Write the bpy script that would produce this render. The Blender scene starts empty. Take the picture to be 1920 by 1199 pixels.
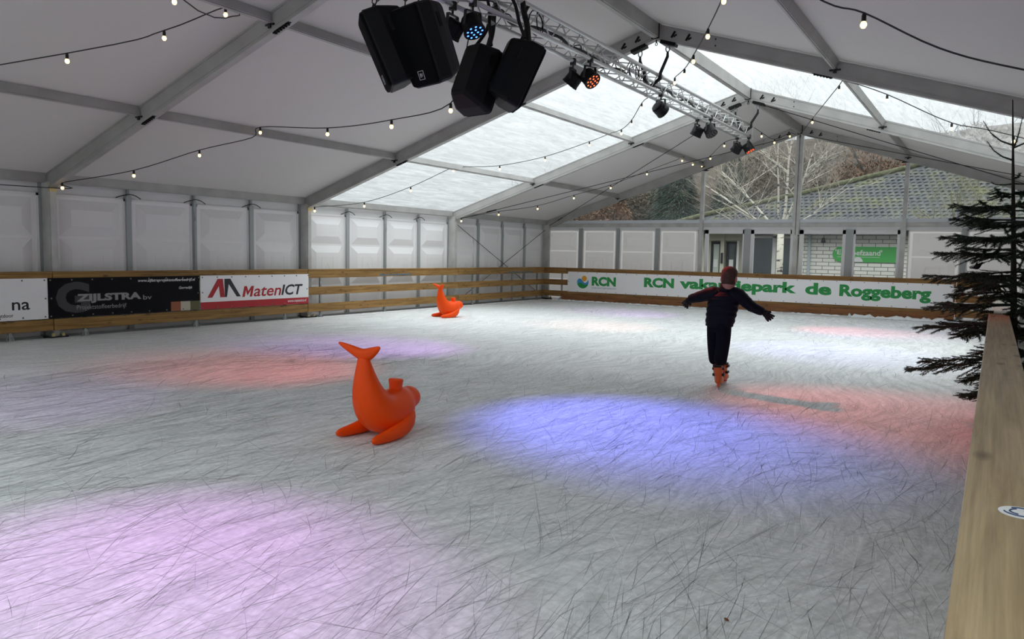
import bpy, bmesh, math, random
from mathutils import Vector, Matrix, Euler
random.seed(7)
C = bpy.context.scene.collection
SC = bpy.context.scene
PI = math.pi
V = Vector

# ------------------------------------------------------------------ camera
W_, H_ = 1920, 1199
CAM = V((11.9232, -20.7176, 1.3794))
YAW, PITCH, ROLL, FPX = -0.5629, -0.0870, 0.0202, 1428.4
fw = V((math.sin(YAW)*math.cos(PITCH), math.cos(YAW)*math.cos(PITCH), math.sin(PITCH)))
_r = V((math.cos(YAW), -math.sin(YAW), 0)); _u = _r.cross(fw)
rt = math.cos(ROLL)*_r + math.sin(ROLL)*_u
up = -math.sin(ROLL)*_r + math.cos(ROLL)*_u
cd = bpy.data.cameras.new('camera'); cd.sensor_fit = 'HORIZONTAL'; cd.sensor_width = 36
cd.lens = FPX*36/W_; cd.clip_end = 300; cd.clip_start = 0.05
co = bpy.data.objects.new('camera', cd); C.objects.link(co)
m = Matrix.Identity(4)
for i in range(3):
    m[i][0], m[i][1], m[i][2], m[i][3] = rt[i], up[i], -fw[i], CAM[i]
co.matrix_world = m
SC.camera = co

def ray(px, py): return fw + rt*((px-W_/2)/FPX) - up*((py-H_/2)/FPX)
def at(px, py, ax, v):
    """survey helper: where the sight line through a photo point meets the plane x, y or z = v"""
    d = ray(px, py); i = 'xyz'.index(ax); return CAM + d*((v-CAM[i])/d[i])
def atp(px, py, n, d0):
    d = ray(px, py); n = V(n); return CAM + d*((d0-CAM.dot(n))/d.dot(n))
def atv(px, py, a, b):
    n = V((-(b-a).y, (b-a).x, 0)); return atp(px, py, n, n.dot(a))

# ------------------------------------------------------------------ sky + exposure
SC.view_settings.view_transform = 'Standard'; SC.view_settings.look = 'None'
SC.view_settings.gamma = 1; SC.view_settings.use_curve_mapping = False
SC.view_settings.exposure = 0.9
SKY = 1.75
wd = bpy.data.worlds.new('overcast_sky'); SC.world = wd; wd.use_nodes = True
nt = wd.node_tree; nt.nodes.clear()
tc = nt.nodes.new('ShaderNodeTexCoord'); sx = nt.nodes.new('ShaderNodeSeparateXYZ')
mr = nt.nodes.new('ShaderNodeMapRange'); mr.inputs['From Min'].default_value = 0; mr.inputs['From Max'].default_value = 1
mr.inputs['To Min'].default_value = 0.10; mr.inputs['To Max'].default_value = 1.0
bgn = nt.nodes.new('ShaderNodeBackground'); bgn.inputs['Color'].default_value = (0.95, 0.98, 0.985, 1)
mu = nt.nodes.new('ShaderNodeMath'); mu.operation = 'MULTIPLY'; mu.inputs[1].default_value = SKY
ou = nt.nodes.new('ShaderNodeOutputWorld')
nt.links.new(tc.outputs['Generated'], sx.inputs[0]); nt.links.new(sx.outputs['Z'], mr.inputs['Value'])
nt.links.new(mr.outputs[0], mu.inputs[0]); nt.links.new(mu.outputs[0], bgn.inputs['Strength'])
nt.links.new(bgn.outputs[0], ou.inputs[0])
SC.cycles.use_denoising = True
SC.cycles.max_bounces = 10; SC.cycles.diffuse_bounces = 6; SC.cycles.transparent_max_bounces = 16
SC.cycles.caustics_reflective = False; SC.cycles.caustics_refractive = False

# ------------------------------------------------------------------ materials
def mat(name):
    m = bpy.data.materials.new(name); m.use_nodes = True
    b = m.node_tree.nodes['Principled BSDF']; return m, m.node_tree, b
def simple(name, col, rough=0.6, metal=0.0, emit=None, es=0, spec=None, noise=0, nscale=6):
    m, t, b = mat(name)
    b.inputs['Base Color'].default_value = (*col, 1); b.inputs['Roughness'].default_value = rough
    b.inputs['Metallic'].default_value = metal
    if spec is not None: b.inputs['Specular IOR Level'].default_value = spec
    if emit: b.inputs['Emission Color'].default_value = (*emit, 1); b.inputs['Emission Strength'].default_value = es
    if noise:
        tcn = t.nodes.new('ShaderNodeTexCoord'); n = t.nodes.new('ShaderNodeTexNoise'); n.inputs['Scale'].default_value = nscale
        n.inputs['Detail'].default_value = 6
        r = t.nodes.new('ShaderNodeValToRGB'); r.color_ramp.elements[0].position = .3; r.color_ramp.elements[1].position = .7
        r.color_ramp.elements[0].color = (*[c*(1-noise) for c in col], 1); r.color_ramp.elements[1].color = (*[min(1, c*(1+noise)) for c in col], 1)
        t.links.new(tcn.outputs['Object'], n.inputs['Vector']); t.links.new(n.outputs['Fac'], r.inputs[0]); t.links.new(r.outputs[0], b.inputs['Base Color'])
    return m
def nd(t, typ, **kw):
    n = t.nodes.new(typ)
    for k, v in kw.items():
        if k in n.inputs: n.inputs[k].default_value = v
        else: setattr(n, k, v)
    return n

def wood(name, c0, c1, axis='y', knots=True, rough=.7):
    m, t, b = mat(name); b.inputs['Roughness'].default_value = rough
    tcn = nd(t, 'ShaderNodeTexCoord'); mp = nd(t, 'ShaderNodeMapping')
    s = [14, 14, 14]; s['xyz'.index(axis)] = .8; mp.inputs['Scale'].default_value = s
    w = nd(t, 'ShaderNodeTexNoise', Scale=1.6, Detail=6.0, Roughness=.65, Distortion=.6)
    r = nd(t, 'ShaderNodeValToRGB'); e = r.color_ramp.elements
    e[0].position = .32; e[0].color = (*c0, 1); e[1].position = .68; e[1].color = (*c1, 1)
    L = t.links.new
    L(tcn.outputs['Object'], mp.inputs[0]); L(mp.outputs[0], w.inputs['Vector']); L(w.outputs['Fac'], r.inputs[0])
    out = r.outputs[0]
    # fine grain lines
    mp3 = nd(t, 'ShaderNodeMapping'); s3 = [130, 130, 130]; s3['xyz'.index(axis)] = 2.2; mp3.inputs['Scale'].default_value = s3
    g = nd(t, 'ShaderNodeTexNoise', Scale=1.0, Detail=2.0)
    gr = nd(t, 'ShaderNodeMapRange'); gr.inputs['From Min'].default_value = .3; gr.inputs['From Max'].default_value = .7
    gr.inputs['To Min'].default_value = .78; gr.inputs['To Max'].default_value = 1.1
    mm = nd(t, 'ShaderNodeMix', data_type='RGBA', blend_type='MULTIPLY'); mm.inputs[0].default_value = 1
    L(tcn.outputs['Object'], mp3.inputs[0]); L(mp3.outputs[0], g.inputs['Vector']); L(g.outputs['Fac'], gr.inputs[0])
    L(out, mm.inputs[6]); L(gr.outputs[0], mm.inputs[7]); out = mm.outputs[2]
    if knots:
        mp2 = nd(t, 'ShaderNodeMapping'); s2 = [9, 9, 9]; s2['xyz'.index(axis)] = 3.2; mp2.inputs['Scale'].default_value = s2
        vo = nd(t, 'ShaderNodeTexVoronoi', Scale=1.0)
        mrk = nd(t, 'ShaderNodeMapRange'); mrk.inputs['From Min'].default_value = .06; mrk.inputs['From Max'].default_value = .2
        mrk.inputs['To Min'].default_value = .75; mrk.inputs['To Max'].default_value = 0
        mx = nd(t, 'ShaderNodeMix', data_type='RGBA'); mx.inputs[7].default_value = (c0[0]*.35, c0[1]*.3, c0[2]*.25, 1)
        L(tcn.outputs['Object'], mp2.inputs[0]); L(mp2.outputs[0], vo.inputs['Vector']); L(vo.outputs['Distance'], mrk.inputs[0])
        L(mrk.outputs[0], mx.inputs[0]); L(out, mx.inputs[6]); out = mx.outputs[2]
    L(out, b.inputs['Base Color'])
    bp = nd(t, 'ShaderNodeBump', Strength=.25, Distance=.004); L(g.outputs['Fac'], bp.inputs['Height']); L(bp.outputs[0], b.inputs['Normal'])
    return m

def ice_mat():
    m, t, b = mat('scratched_ice'); L = t.links.new
    tcn = nd(t, 'ShaderNodeTexCoord')
    warp = nd(t, 'ShaderNodeTexNoise', Scale=.35, Detail=1.0)
    L(tcn.outputs['Object'], warp.inputs['Vector'])
    wv = nd(t, 'ShaderNodeVectorMath', operation='MULTIPLY_ADD'); wv.inputs[1].default_value = (2.2, 2.2, 0)
    L(warp.outputs['Color'], wv.inputs[0]); L(tcn.outputs['Object'], wv.inputs[2])
    # dull patches: streaky, along the skating direction
    mp = nd(t, 'ShaderNodeMapping'); mp.inputs['Rotation'].default_value = (0, 0, .12)
    mp2 = nd(t, 'ShaderNodeMapping'); mp2.inputs['Scale'].default_value = (14, 1.5, 1)
    n2 = nd(t, 'ShaderNodeTexNoise', Scale=1.0, Detail=9.0, Roughness=.72)
    L(wv.outputs[0], mp.inputs[0]); L(mp.outputs[0], mp2.inputs[0]); L(mp2.outputs[0], n2.inputs['Vector'])
    cr = nd(t, 'ShaderNodeValToRGB'); e = cr.color_ramp.elements
    e[0].position = .35; e[0].color = (.62, .64, .63, 1); e[1].position = .60; e[1].color = (.88, .895, .895, 1)
    L(n2.outputs['Fac'], cr.inputs[0])
    n3 = nd(t, 'ShaderNodeTexNoise', Scale=28.0, Detail=4.0); L(tcn.outputs['Object'], n3.inputs['Vector'])
    cr3 = nd(t, 'ShaderNodeMapRange'); cr3.inputs['From Min'].default_value = .3; cr3.inputs['From Max'].default_value = .7
    cr3.inputs['To Min'].default_value = .86; cr3.inputs['To Max'].default_value = 1.08
    L(n3.outputs['Fac'], cr3.inputs[0])
    m0 = nd(t, 'ShaderNodeMix', data_type='RGBA', blend_type='MULTIPLY'); m0.inputs[0].default_value = 1
    L(cr.outputs[0], m0.inputs[6]); L(cr3.outputs[0], m0.inputs[7])
    # cooling-mat grid faintly seen in the ice
    br = nd(t, 'ShaderNodeTexBrick'); br.offset = 0
    br.inputs['Color1'].default_value = (1, 1, 1, 1); br.inputs['Color2'].default_value = (1, 1, 1, 1); br.inputs['Mortar'].default_value = (.86, .87, .87, 1)
    br.inputs['Scale'].default_value = 1; br.inputs['Mortar Size'].default_value = .012; br.inputs['Brick Width'].default_value = .14; br.inputs['Row Height'].default_value = .3; br.inputs['Mortar Smooth'].default_value = 1
    L(tcn.outputs['Object'], br.inputs['Vector'])
    mg = nd(t, 'ShaderNodeMix', data_type='RGBA', blend_type='MULTIPLY'); mg.inputs[0].default_value = .55
    L(m0.outputs[2], mg.inputs[6]); L(br.outputs['Color'], mg.inputs[7])
    L(mg.outputs[2], b.inputs['Base Color'])
    b.inputs['Roughness'].default_value = .55; b.inputs['Specular IOR Level'].default_value = .25
    bp = nd(t, 'ShaderNodeBump', Strength=.35, Distance=.006); L(n2.outputs['Fac'], bp.inputs['Height']); L(bp.outputs[0], b.inputs['Normal'])
    return m

def pvc_mat(name, col, fac):
    m, t, b = mat(name); L = t.links.new
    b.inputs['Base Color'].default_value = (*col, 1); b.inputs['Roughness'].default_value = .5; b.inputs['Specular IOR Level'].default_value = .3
    tr = nd(t, 'ShaderNodeBsdfTranslucent'); tr.inputs['Color'].default_value = (.88, .87, .865, 1)
    mx = nd(t, 'ShaderNodeMixShader'); mx.inputs[0].default_value = fac
    tcn = nd(t, 'ShaderNodeTexCoord'); n = nd(t, 'ShaderNodeTexNoise', Scale=1.5, Detail=4.0, Distortion=1.0); L(tcn.outputs['Object'], n.inputs['Vector'])
    bp = nd(t, 'ShaderNodeBump', Strength=.2, Distance=.03); L(n.outputs['Fac'], bp.inputs['Height']); L(bp.outputs[0], b.inputs['Normal'])
    o = t.nodes['Material Output']; L(b.outputs[0], mx.inputs[1]); L(tr.outputs[0], mx.inputs[2]); L(mx.outputs[0], o.inputs[0])
    return m

def film_mat(name, tcol, haze_lo, haze_hi, scale, gloss, rot=(0, 0, 0), hazecol=(.92, .96, .98), dirt=0):
    """clear PVC film: transparent with streaky haze and a weak gloss"""
    m, t, b = mat(name); L = t.links.new; t.nodes.remove(b)
    tp = nd(t, 'ShaderNodeBsdfTransparent'); tp.inputs['Color'].default_value = (*tcol, 1)
    tl = nd(t, 'ShaderNodeBsdfTranslucent'); tl.inputs['Color'].default_value = (*hazecol, 1)
    gl = nd(t, 'ShaderNodeBsdfGlossy', Roughness=.12); gl.inputs['Color'].default_value = (.9, .95, 1, 1)
    tcn = nd(t, 'ShaderNodeTexCoord'); mp = nd(t, 'ShaderNodeMapping'); mp.inputs['Scale'].default_value = scale; mp.inputs['Rotation'].default_value = rot
    n = nd(t, 'ShaderNodeTexNoise', Scale=1.0, Detail=7.0, Roughness=.6, Distortion=1.2)
    mrn = nd(t, 'ShaderNodeMapRange'); mrn.inputs['From Min'].default_value = .42; mrn.inputs['From Max'].default_value = .75
    mrn.inputs['To Min'].default_value = haze_lo; mrn.inputs['To Max'].default_value = haze_hi
    L(tcn.outputs['Object'], mp.inputs[0]); L(mp.outputs[0], n.inputs['Vector']); L(n.outputs['Fac'], mrn.inputs[0])
    if dirt:
        n2 = nd(t, 'ShaderNodeTexNoise', Scale=2.3, Detail=8.0, Roughness=.7, Distortion=1.6); L(mp.outputs[0], n2.inputs['Vector'])
        r2 = nd(t, 'ShaderNodeValToRGB'); e = r2.color_ramp.elements; e[0].position = .33; e[0].color = (*[c*(1-dirt) for c in tcol], 1); e[1].position = .52; e[1].color = (*tcol, 1)
        L(n2.outputs['Fac'], r2.inputs[0]); L(r2.outputs[0], tp.inputs['Color'])
    mx = nd(t, 'ShaderNodeMixShader'); L(mrn.outputs[0], mx.inputs[0]); L(tp.outputs[0], mx.inputs[1]); L(tl.outputs[0], mx.inputs[2])
    m2 = nd(t, 'ShaderNodeMixShader'); m2.inputs[0].default_value = gloss; L(mx.outputs[0], m2.inputs[1]); L(gl.outputs[0], m2.inputs[2])
    L(m2.outputs[0], t.nodes['Material Output'].inputs[0]); return m

def brick_mat():
    m, t, b = mat('white_brick'); L = t.links.new; b.inputs['Roughness'].default_value = .8
    tcn = nd(t, 'ShaderNodeTexCoord'); mp = nd(t, 'ShaderNodeMapping'); mp.inputs['Rotation'].default_value = (PI/2, 0, 0)
    br = nd(t, 'ShaderNodeTexBrick'); br.inputs['Scale'].default_value = 1
    br.inputs['Color1'].default_value = (.80, .79, .73, 1); br.inputs['Color2'].default_value = (.88, .86, .80, 1); br.inputs['Mortar'].default_value = (.20, .21, .19, 1)
    br.inputs['Mortar Size'].default_value = .012; br.inputs['Brick Width'].default_value = .42; br.inputs['Row Height'].default_value = .135
    sp = nd(t, 'ShaderNodeSeparateXYZ'); cb = nd(t, 'ShaderNodeCombineXYZ')
    L(tcn.outputs['Object'], sp.inputs[0]); L(sp.outputs['X'], cb.inputs['X']); L(sp.outputs['Z'], cb.inputs['Y']); L(cb.outputs[0], br.inputs['Vector'])
    L(br.outputs['Color'], b.inputs['Base Color']); return m

def roof_tile_mat():
    m, t, b = mat('mossy_roof_tile'); L = t.links.new; b.inputs['Roughness'].default_value = .75
    tcn = nd(t, 'ShaderNodeTexCoord')
    n = nd(t, 'ShaderNodeTexNoise', Scale=1.3, Detail=8.0, Roughness=.7); L(tcn.outputs['Object'], n.inputs['Vector'])
    r = nd(t, 'ShaderNodeValToRGB'); e = r.color_ramp.elements
    e[0].position = .42; e[0].color = (.055, .060, .066, 1); e[1].position = .72; e[1].color = (.13, .14, .035, 1)
    k = r.color_ramp.elements.new(.53); k.color = (.085, .088, .075, 1)
    n2 = nd(t, 'ShaderNodeTexNoise', Scale=9.0, Detail=3.0); L(tcn.outputs['Object'], n2.inputs['Vector'])
    mrn = nd(t, 'ShaderNodeMapRange'); mrn.inputs['From Min'].default_value = .3; mrn.inputs['From Max'].default_value = .7; mrn.inputs['To Min'].default_value = .6; mrn.inputs['To Max'].default_value = 1.5
    L(n2.outputs['Fac'], mrn.inputs[0])
    mm = nd(t, 'ShaderNodeMix', data_type='RGBA', blend_type='MULTIPLY'); mm.inputs[0].default_value = 1
    L(n.outputs['Fac'], r.inputs[0]); L(r.outputs[0], mm.inputs[6]); L(mrn.outputs[0], mm.inputs[7]); L(mm.outputs[2], b.inputs['Base Color']); return m

def bark_birch():
    m, t, b = mat('birch_bark'); L = t.links.new; b.inputs['Roughness'].default_value = .8
    tcn = nd(t, 'ShaderNodeTexCoord'); mp = nd(t, 'ShaderNodeMapping'); mp.inputs['Scale'].default_value = (3, 3, 11)
    n = nd(t, 'ShaderNodeTexNoise', Scale=1.0, Detail=4.0); r = nd(t, 'ShaderNodeValToRGB'); e = r.color_ramp.elements
    e[0].position = .36; e[0].color = (.05, .045, .04, 1); e[1].position = .45; e[1].color = (.66, .62, .52, 1)
    L(tcn.outputs['Object'], mp.inputs[0]); L(mp.outputs[0], n.inputs['Vector']); L(n.outputs['Fac'], r.inputs[0]); L(r.outputs[0], b.inputs['Base Color']); return m

M = {}
M['ice'] = ice_mat()
M['cut'] = simple('dark_skate_cut', (.30, .315, .31), .5)
M['cut2'] = simple('faint_skate_cut', (.52, .54, .54), .5)
M['frost'] = simple('pale_skate_cut', (.93, .94, .95), .8)
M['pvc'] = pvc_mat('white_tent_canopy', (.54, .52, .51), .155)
M['unseen_film'] = film_mat('unseen_bay_light_film', (.85, .88, .88), .3, .5, (3, .8, 3), .03, (0, 0, .45), (.8, .82, .83))  # unseen roof bay over the camera, made see-through to light the near ice
M['panel_lit'] = pvc_mat('brightened_white_plastic_panel', (.80, .80, .80), .72)  # brighter gable put into the material: same panels, more translucent than the side wall
M['skylight'] = film_mat('clear_roof_film', (.93, .97, .98), .12, .30, (8, 1.1, 8), .03, (0, 0, .45), (.9, .95, .97), .22)
M['film'] = film_mat('clear_gable_film', (.86, .90, .93), .01, .10, (.25, 1, 1.6), .05, (0, .25, 0))
M['glass'] = film_mat('window_glass', (.92, .95, .95), .0, .02, (1, 1, 1), .05)
M['panel'] = pvc_mat('white_plastic_panel', (.86, .85, .85), .10)
M['panelframe'] = simple('white_panel_frame', (.72, .72, .72), .45)
M['alu'] = simple('tent_aluminium', (.39, .385, .37), .45, .2, noise=.12, nscale=3)
M['alu_post'] = simple('mill_aluminium', (.50, .50, .48), .5, .2, noise=.15, nscale=4)
M['mullion'] = simple('grey_mullion', (.36, .38, .38), .55, .2)
M['truss'] = simple('truss_aluminium', (.62, .63, .62), .35, .6)
M['steel'] = simple('galvanised_steel', (.34, .36, .37), .5, .5, noise=.2, nscale=20)
M['black'] = simple('black_plastic', (.006, .006, .007), .5, spec=.2)
M['blackm'] = simple('black_metal', (.015, .015, .016), .45, .2)
M['grille'] = simple('speaker_grille', (.004, .004, .005), .8, spec=.08)
M['strap'] = simple('black_webbing', (.014, .013, .013), .85)
M['cable'] = simple('black_rubber_cable', (.01, .01, .01), .6)
M['logo'] = simple('pale_logo_print', (.55, .55, .56), .5)
M['wood_y'] = wood('treated_board_lengthwise', (.17, .085, .018), (.40, .225, .065), 'y')
M['wood_x'] = wood('treated_board_crosswise', (.15, .065, .016), (.34, .18, .052), 'x')
M['kick'] = wood('red_brown_kick_board', (.15, .055, .016), (.30, .125, .04), 'x')
M['cap'] = wood('smooth_cap_board', (.33, .235, .125), (.52, .39, .225), 'y', rough=.5)
M['cap2'] = wood('skylit_glossy_cap_board', (.62, .55, .38), (.75, .68, .50), 'y', knots=False, rough=.28)  # cream tone paints the skylight glare into this length of cap
M['orange'] = simple('orange_plastic', (.88, .075, .002), .45, spec=.22, noise=.06, nscale=3)
M['snow'] = simple('shaved_snow', (.88, .90, .92), .8)
M['ground'] = simple('dark_ground_board', (.05, .045, .04), .9, noise=.4)
M['banner_w'] = simple('white_banner_vinyl', (.86, .85, .86), .5)
M['banner_k'] = simple('black_banner_vinyl', (.006, .006, .008), .6, spec=.12)
M['eyelet'] = simple('steel_eyelet', (.16, .16, .16), .4, .5)
M['p_green'] = simple('green_print', (.012, .27, .055), .5)
M['p_red'] = simple('red_print', (.42, .006, .014), .5)
M['p_dark'] = simple('charcoal_print', (.012, .013, .018), .5)
M['p_grey'] = simple('grey_print', (.30, .29, .30), .6, spec=.1)
M['p_dgrey'] = simple('dark_grey_print', (.035, .033, .036), .5)
M['p_white'] = simple('white_print', (.75, .75, .75), .5)
M['p_blue'] = simple('blue_print', (.05, .28, .62), .5)
M['p_orange'] = simple('amber_print', (.80, .36, .03), .5)
M['p_brown'] = simple('brown_print', (.30, .085, .03), .5)
M['p_beige'] = simple('beige_print', (.50, .46, .36), .5)
M['p_olive'] = simple('olive_print', (.10, .095, .035), .5)
M['p_slate'] = simple('slate_blue_print', (.30, .38, .50), .5)
M['stencil'] = simple('faded_blue_stencil', (.06, .13, .19), .8)
M['bulb'] = simple('warm_bulb', (1, .85, .55), .3, emit=(1, .66, .26), es=1.7)
M['jacket'] = simple('navy_quilted_nylon', (.006, .006, .012), .6, spec=.12)
M['trouser'] = simple('dark_trouser_cloth', (.006, .006, .012), .85, spec=.1)
M['glove'] = simple('black_knit_glove', (.008, .008, .009), .9)
M['skin'] = simple('skin', (.42, .21, .15), .55, spec=.2)
M['hair'] = simple('short_brown_hair', (.06, .024, .016), .8, noise=.4, nscale=60)
M['skate'] = simple('orange_skate_shell', (.62, .10, .015), .4)
M['bark'] = simple('spruce_bark', (.03, .022, .016), .9)
M['needle'] = simple('spruce_needle', (.014, .030, .014), .7)
M['birch'] = bark_birch()
M['twig'] = simple('birch_twig', (.40, .34, .26), .8)
M['mosstwig'] = simple('mossy_twig', (.22, .22, .10), .8)
M['brick'] = brick_mat(); M['rtile'] = roof_tile_mat()
M['moss'] = simple('mossy_ridge_tile', (.10, .105, .05), .9, noise=.5, nscale=8)
M['fascia'] = simple('dark_fascia', (.012, .012, .018), .7)
M['cream'] = simple('cream_render', (.62, .60, .50), .7)
M['dglass'] = simple('dark_window_glass', (.05, .065, .075), .1, spec=.8)
M['wframe'] = simple('white_window_frame', (.75, .75, .72), .5)
M['sign'] = simple('green_sign', (.04, .42, .06), .5)
M['pipe'] = simple('grey_downpipe', (.45, .50, .55), .5)
M['grass'] = simple('muddy_grass', (.07, .08, .035), .95, noise=.5, nscale=2)
M['hill'] = simple('leaf_litter', (.060, .045, .030), .95, noise=.6, nscale=1.2)
M['leaf_b'] = simple('dead_beech_leaf', (.15, .075, .035), .8, noise=.5, nscale=2)
M['leaf_o'] = simple('tan_oak_leaf', (.11, .085, .055), .8, noise=.5, nscale=2)
M['conif'] = simple('conifer_spray', (.022, .052, .030), .8, noise=.5, nscale=1.5)
M['tbark'] = simple('grey_tree_bark', (.10, .085, .065), .9)
M['cone'] = simple('brown_leaf', (.16, .04, .008), .6)
M['paper'] = simple('white_notice_paper', (.8, .8, .8), .6)
M['yellow'] = simple('yellowed_bracket', (.60, .50, .25), .5)

# ------------------------------------------------------------------ mesh helpers
def tag(o, label=None, cat=None, group=None, kind=None):
    if label: o['label'] = label
    if cat: o['category'] = cat
    if group: o['group'] = group
    if kind: o['kind'] = kind
    return o
def wloc(o):
    l = V((0, 0, 0))
    while o: l = l + o.location; o = o.parent
    return l
def empty(name, loc=(0, 0, 0), label=None, cat=None, group=None, kind=None):
    o = bpy.data.objects.new(name, None); C.objects.link(o); o.location = loc; o.empty_display_size = .1
    return tag(o, label, cat, group, kind)
def link(name, me, mt, parent=None):
    o = bpy.data.objects.new(name, me); C.objects.link(o)
    if mt is not None and not me.materials: me.materials.append(mt)
    if parent: o.parent = parent
    return o
class MB:
    def __init__(s): s.v = []; s.f = []
    def add(s, vs, fs):
        n = len(s.v); s.v += [tuple(x) for x in vs]; s.f += [tuple(i+n for i in f) for f in fs]; return s
    def box(s, lo, hi):
        (a, b, c), (d, e, f) = lo, hi
        return s.add([(a, b, c), (d, b, c), (d, e, c), (a, e, c), (a, b, f), (d, b, f), (d, e, f), (a, e, f)],
                     [(0, 3, 2, 1), (4, 5, 6, 7), (0, 1, 5, 4), (1, 2, 6, 5), (2, 3, 7, 6), (3, 0, 4, 7)])
    def mbox(s, mtx, lo, hi):
        t = MB().box(lo, hi); return s.add([mtx @ V(x) for x in t.v], t.f)
    def bar(s, p, q, w, h, upv=(0, 0, 1)):
        """rectangular bar; w across, h along upv"""
        p, q = V(p), V(q); d = (q-p).normalized(); u = V(upv); u = (u-d*u.dot(d)).normalized(); r = d.cross(u)
        vs = [x + r*(a*w/2) + u*(b*h/2) for x in (p, q) for a, b in ((-1, -1), (1, -1), (1, 1), (-1, 1))]
        return s.add(vs, [(0, 1, 2, 3), (7, 6, 5, 4), (0, 4, 5, 1), (1, 5, 6, 2), (2, 6, 7, 3), (3, 7, 4, 0)])
    def tube(s, pts, r, n=6, cap=True):
        pts = [V(p) for p in pts]; N = len(pts); rs = r if isinstance(r, (list, tuple)) else [r]*N
        vs = []; prev = None
        for i, p in enumerate(pts):
            d = (pts[min(i+1, N-1)] - pts[max(i-1, 0)]).normalized()
            a = prev if prev is not None else (V((0, 0, 1)) if abs(d.z) < .9 else V((1, 0, 0)))
            a = (a - d*a.dot(d)); a = a.normalized() if a.length > 1e-6 else d.orthogonal().normalized(); prev = a; b = d.cross(a)
            vs += [p + (a*math.cos(2*PI*k/n) + b*math.sin(2*PI*k/n))*rs[i] for k in range(n)]
        fs = [(i*n+k, i*n+(k+1) % n, (i+1)*n+(k+1) % n, (i+1)*n+k) for i in range(N-1) for k in range(n)]
        if cap: fs += [tuple(range(n))[::-1], tuple((N-1)*n+k for k in range(n))]
        return s.add(vs, fs)
    def lathe(s, prof, n=16, mtx=None):
        vs = []; m_ = mtx or Matrix.Identity(4)
        for (r, z) in prof: vs += [m_ @ V((r*math.cos(2*PI*k/n), r*math.sin(2*PI*k/n), z)) for k in range(n)]
        N = len(prof)
        fs = [(i*n+k, i*n+(k+1) % n, (i+1)*n+(k+1) % n, (i+1)*n+k) for i in range(N-1) for k in range(n)]
        fs += [tuple(range(n))[::-1], tuple((N-1)*n+k for k in range(n))]
        return s.add(vs, fs)
    def loft(s, rings, closed=True):
        n = len(rings[0]); N = len(rings); vs = [p for r in rings for p in r]
        fs = [(i*n+k, i*n+(k+1) % n, (i+1)*n+(k+1) % n, (i+1)*n+k) for i in range(N-1) for k in range(n)]
        if closed: fs += [tuple(range(n))[::-1], tuple((N-1)*n+k for k in range(n))]
        return s.add(vs, fs)
    def prism(s, poly, d):
        """planar polygon (list of points) given thickness vector d"""
        poly = [V(p) for p in poly]; n = len(poly); d = V(d)
        return s.add(poly + [p+d for p in poly], [tuple(range(n))[::-1], tuple(range(n, 2*n))] + [(k, (k+1) % n, n+(k+1) % n, n+k) for k in range(n)])
    def quad(s, a, b, c, d): return s.add([a, b, c, d], [(0, 1, 2, 3)])
    def sphere(s, c, r, n=10, k=6, sc=(1, 1, 1)):
        c = V(c); prof = [(math.sin(PI*i/k)*r, -math.cos(PI*i/k)*r) for i in range(k+1)]
        prof[0] = (r*.02, -r); prof[-1] = (r*.02, r)
        return s.lathe(prof, n, Matrix.Translation(c) @ Matrix.Diagonal((*sc, 1)))
    def build(s, name, mt, parent=None, smooth=False, bevel=0, fixn=True, sub=0):
        off = wloc(parent) if parent else V((0, 0, 0))
        me = bpy.data.meshes.new(name); me.from_pydata([V(x)-off for x in s.v], [], s.f)
        if fixn or bevel:
            b = bmesh.new(); b.from_mesh(me)
            if bevel:
                bmesh.ops.bevel(b, geom=list(b.edges), offset=bevel, segments=2, profile=.6, affect='EDGES', clamp_overlap=True)
            bmesh.ops.recalc_face_normals(b, faces=b.faces); b.to_mesh(me); b.free()
        if smooth: me.shade_smooth()
        o = link(name, me, mt, parent)
        if sub:
            md = o.modifiers.new('subsurf', 'SUBSURF'); md.levels = sub; md.render_levels = sub
        return o
def bake(o):
    """replace the object's mesh by its evaluated one and drop the modifiers"""
    bpy.context.view_layer.update()
    dg = bpy.context.evaluated_depsgraph_get()
    me = bpy.data.meshes.new_from_object(o.evaluated_get(dg)); mts = list(o.data.materials)
    o.modifiers.clear(); o.data = me
    if not me.materials:
        for x in mts: me.materials.append(x)
    return o
def skin(name, verts, edges, radii, mt, parent=None, sub=2, root=0, smooth=True):
    off = wloc(parent) if parent else V((0, 0, 0))
    me = bpy.data.meshes.new(name); me.from_pydata([V(v)-off for v in verts], edges, [])
    o = link(name, me, None, parent)
    md = o.modifiers.new('skin', 'SKIN'); md.use_smooth_shade = smooth
    for i, d in enumerate(me.skin_vertices[0].data):
        r = radii[i]; d.radius = (r, r) if not isinstance(r, tuple) else r; d.use_root = (i == root)
    ms = o.modifiers.new('sub', 'SUBSURF'); ms.levels = sub; ms.render_levels = sub
    bake(o); o.data.materials.clear(); o.data.materials.append(mt); o.data.shade_smooth(); return o
def copy_tree(o, parent=None):
    c = o.copy(); C.objects.link(c); c.parent = parent
    for ch in list(o.children): copy_tree(ch, c)
    return c
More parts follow.
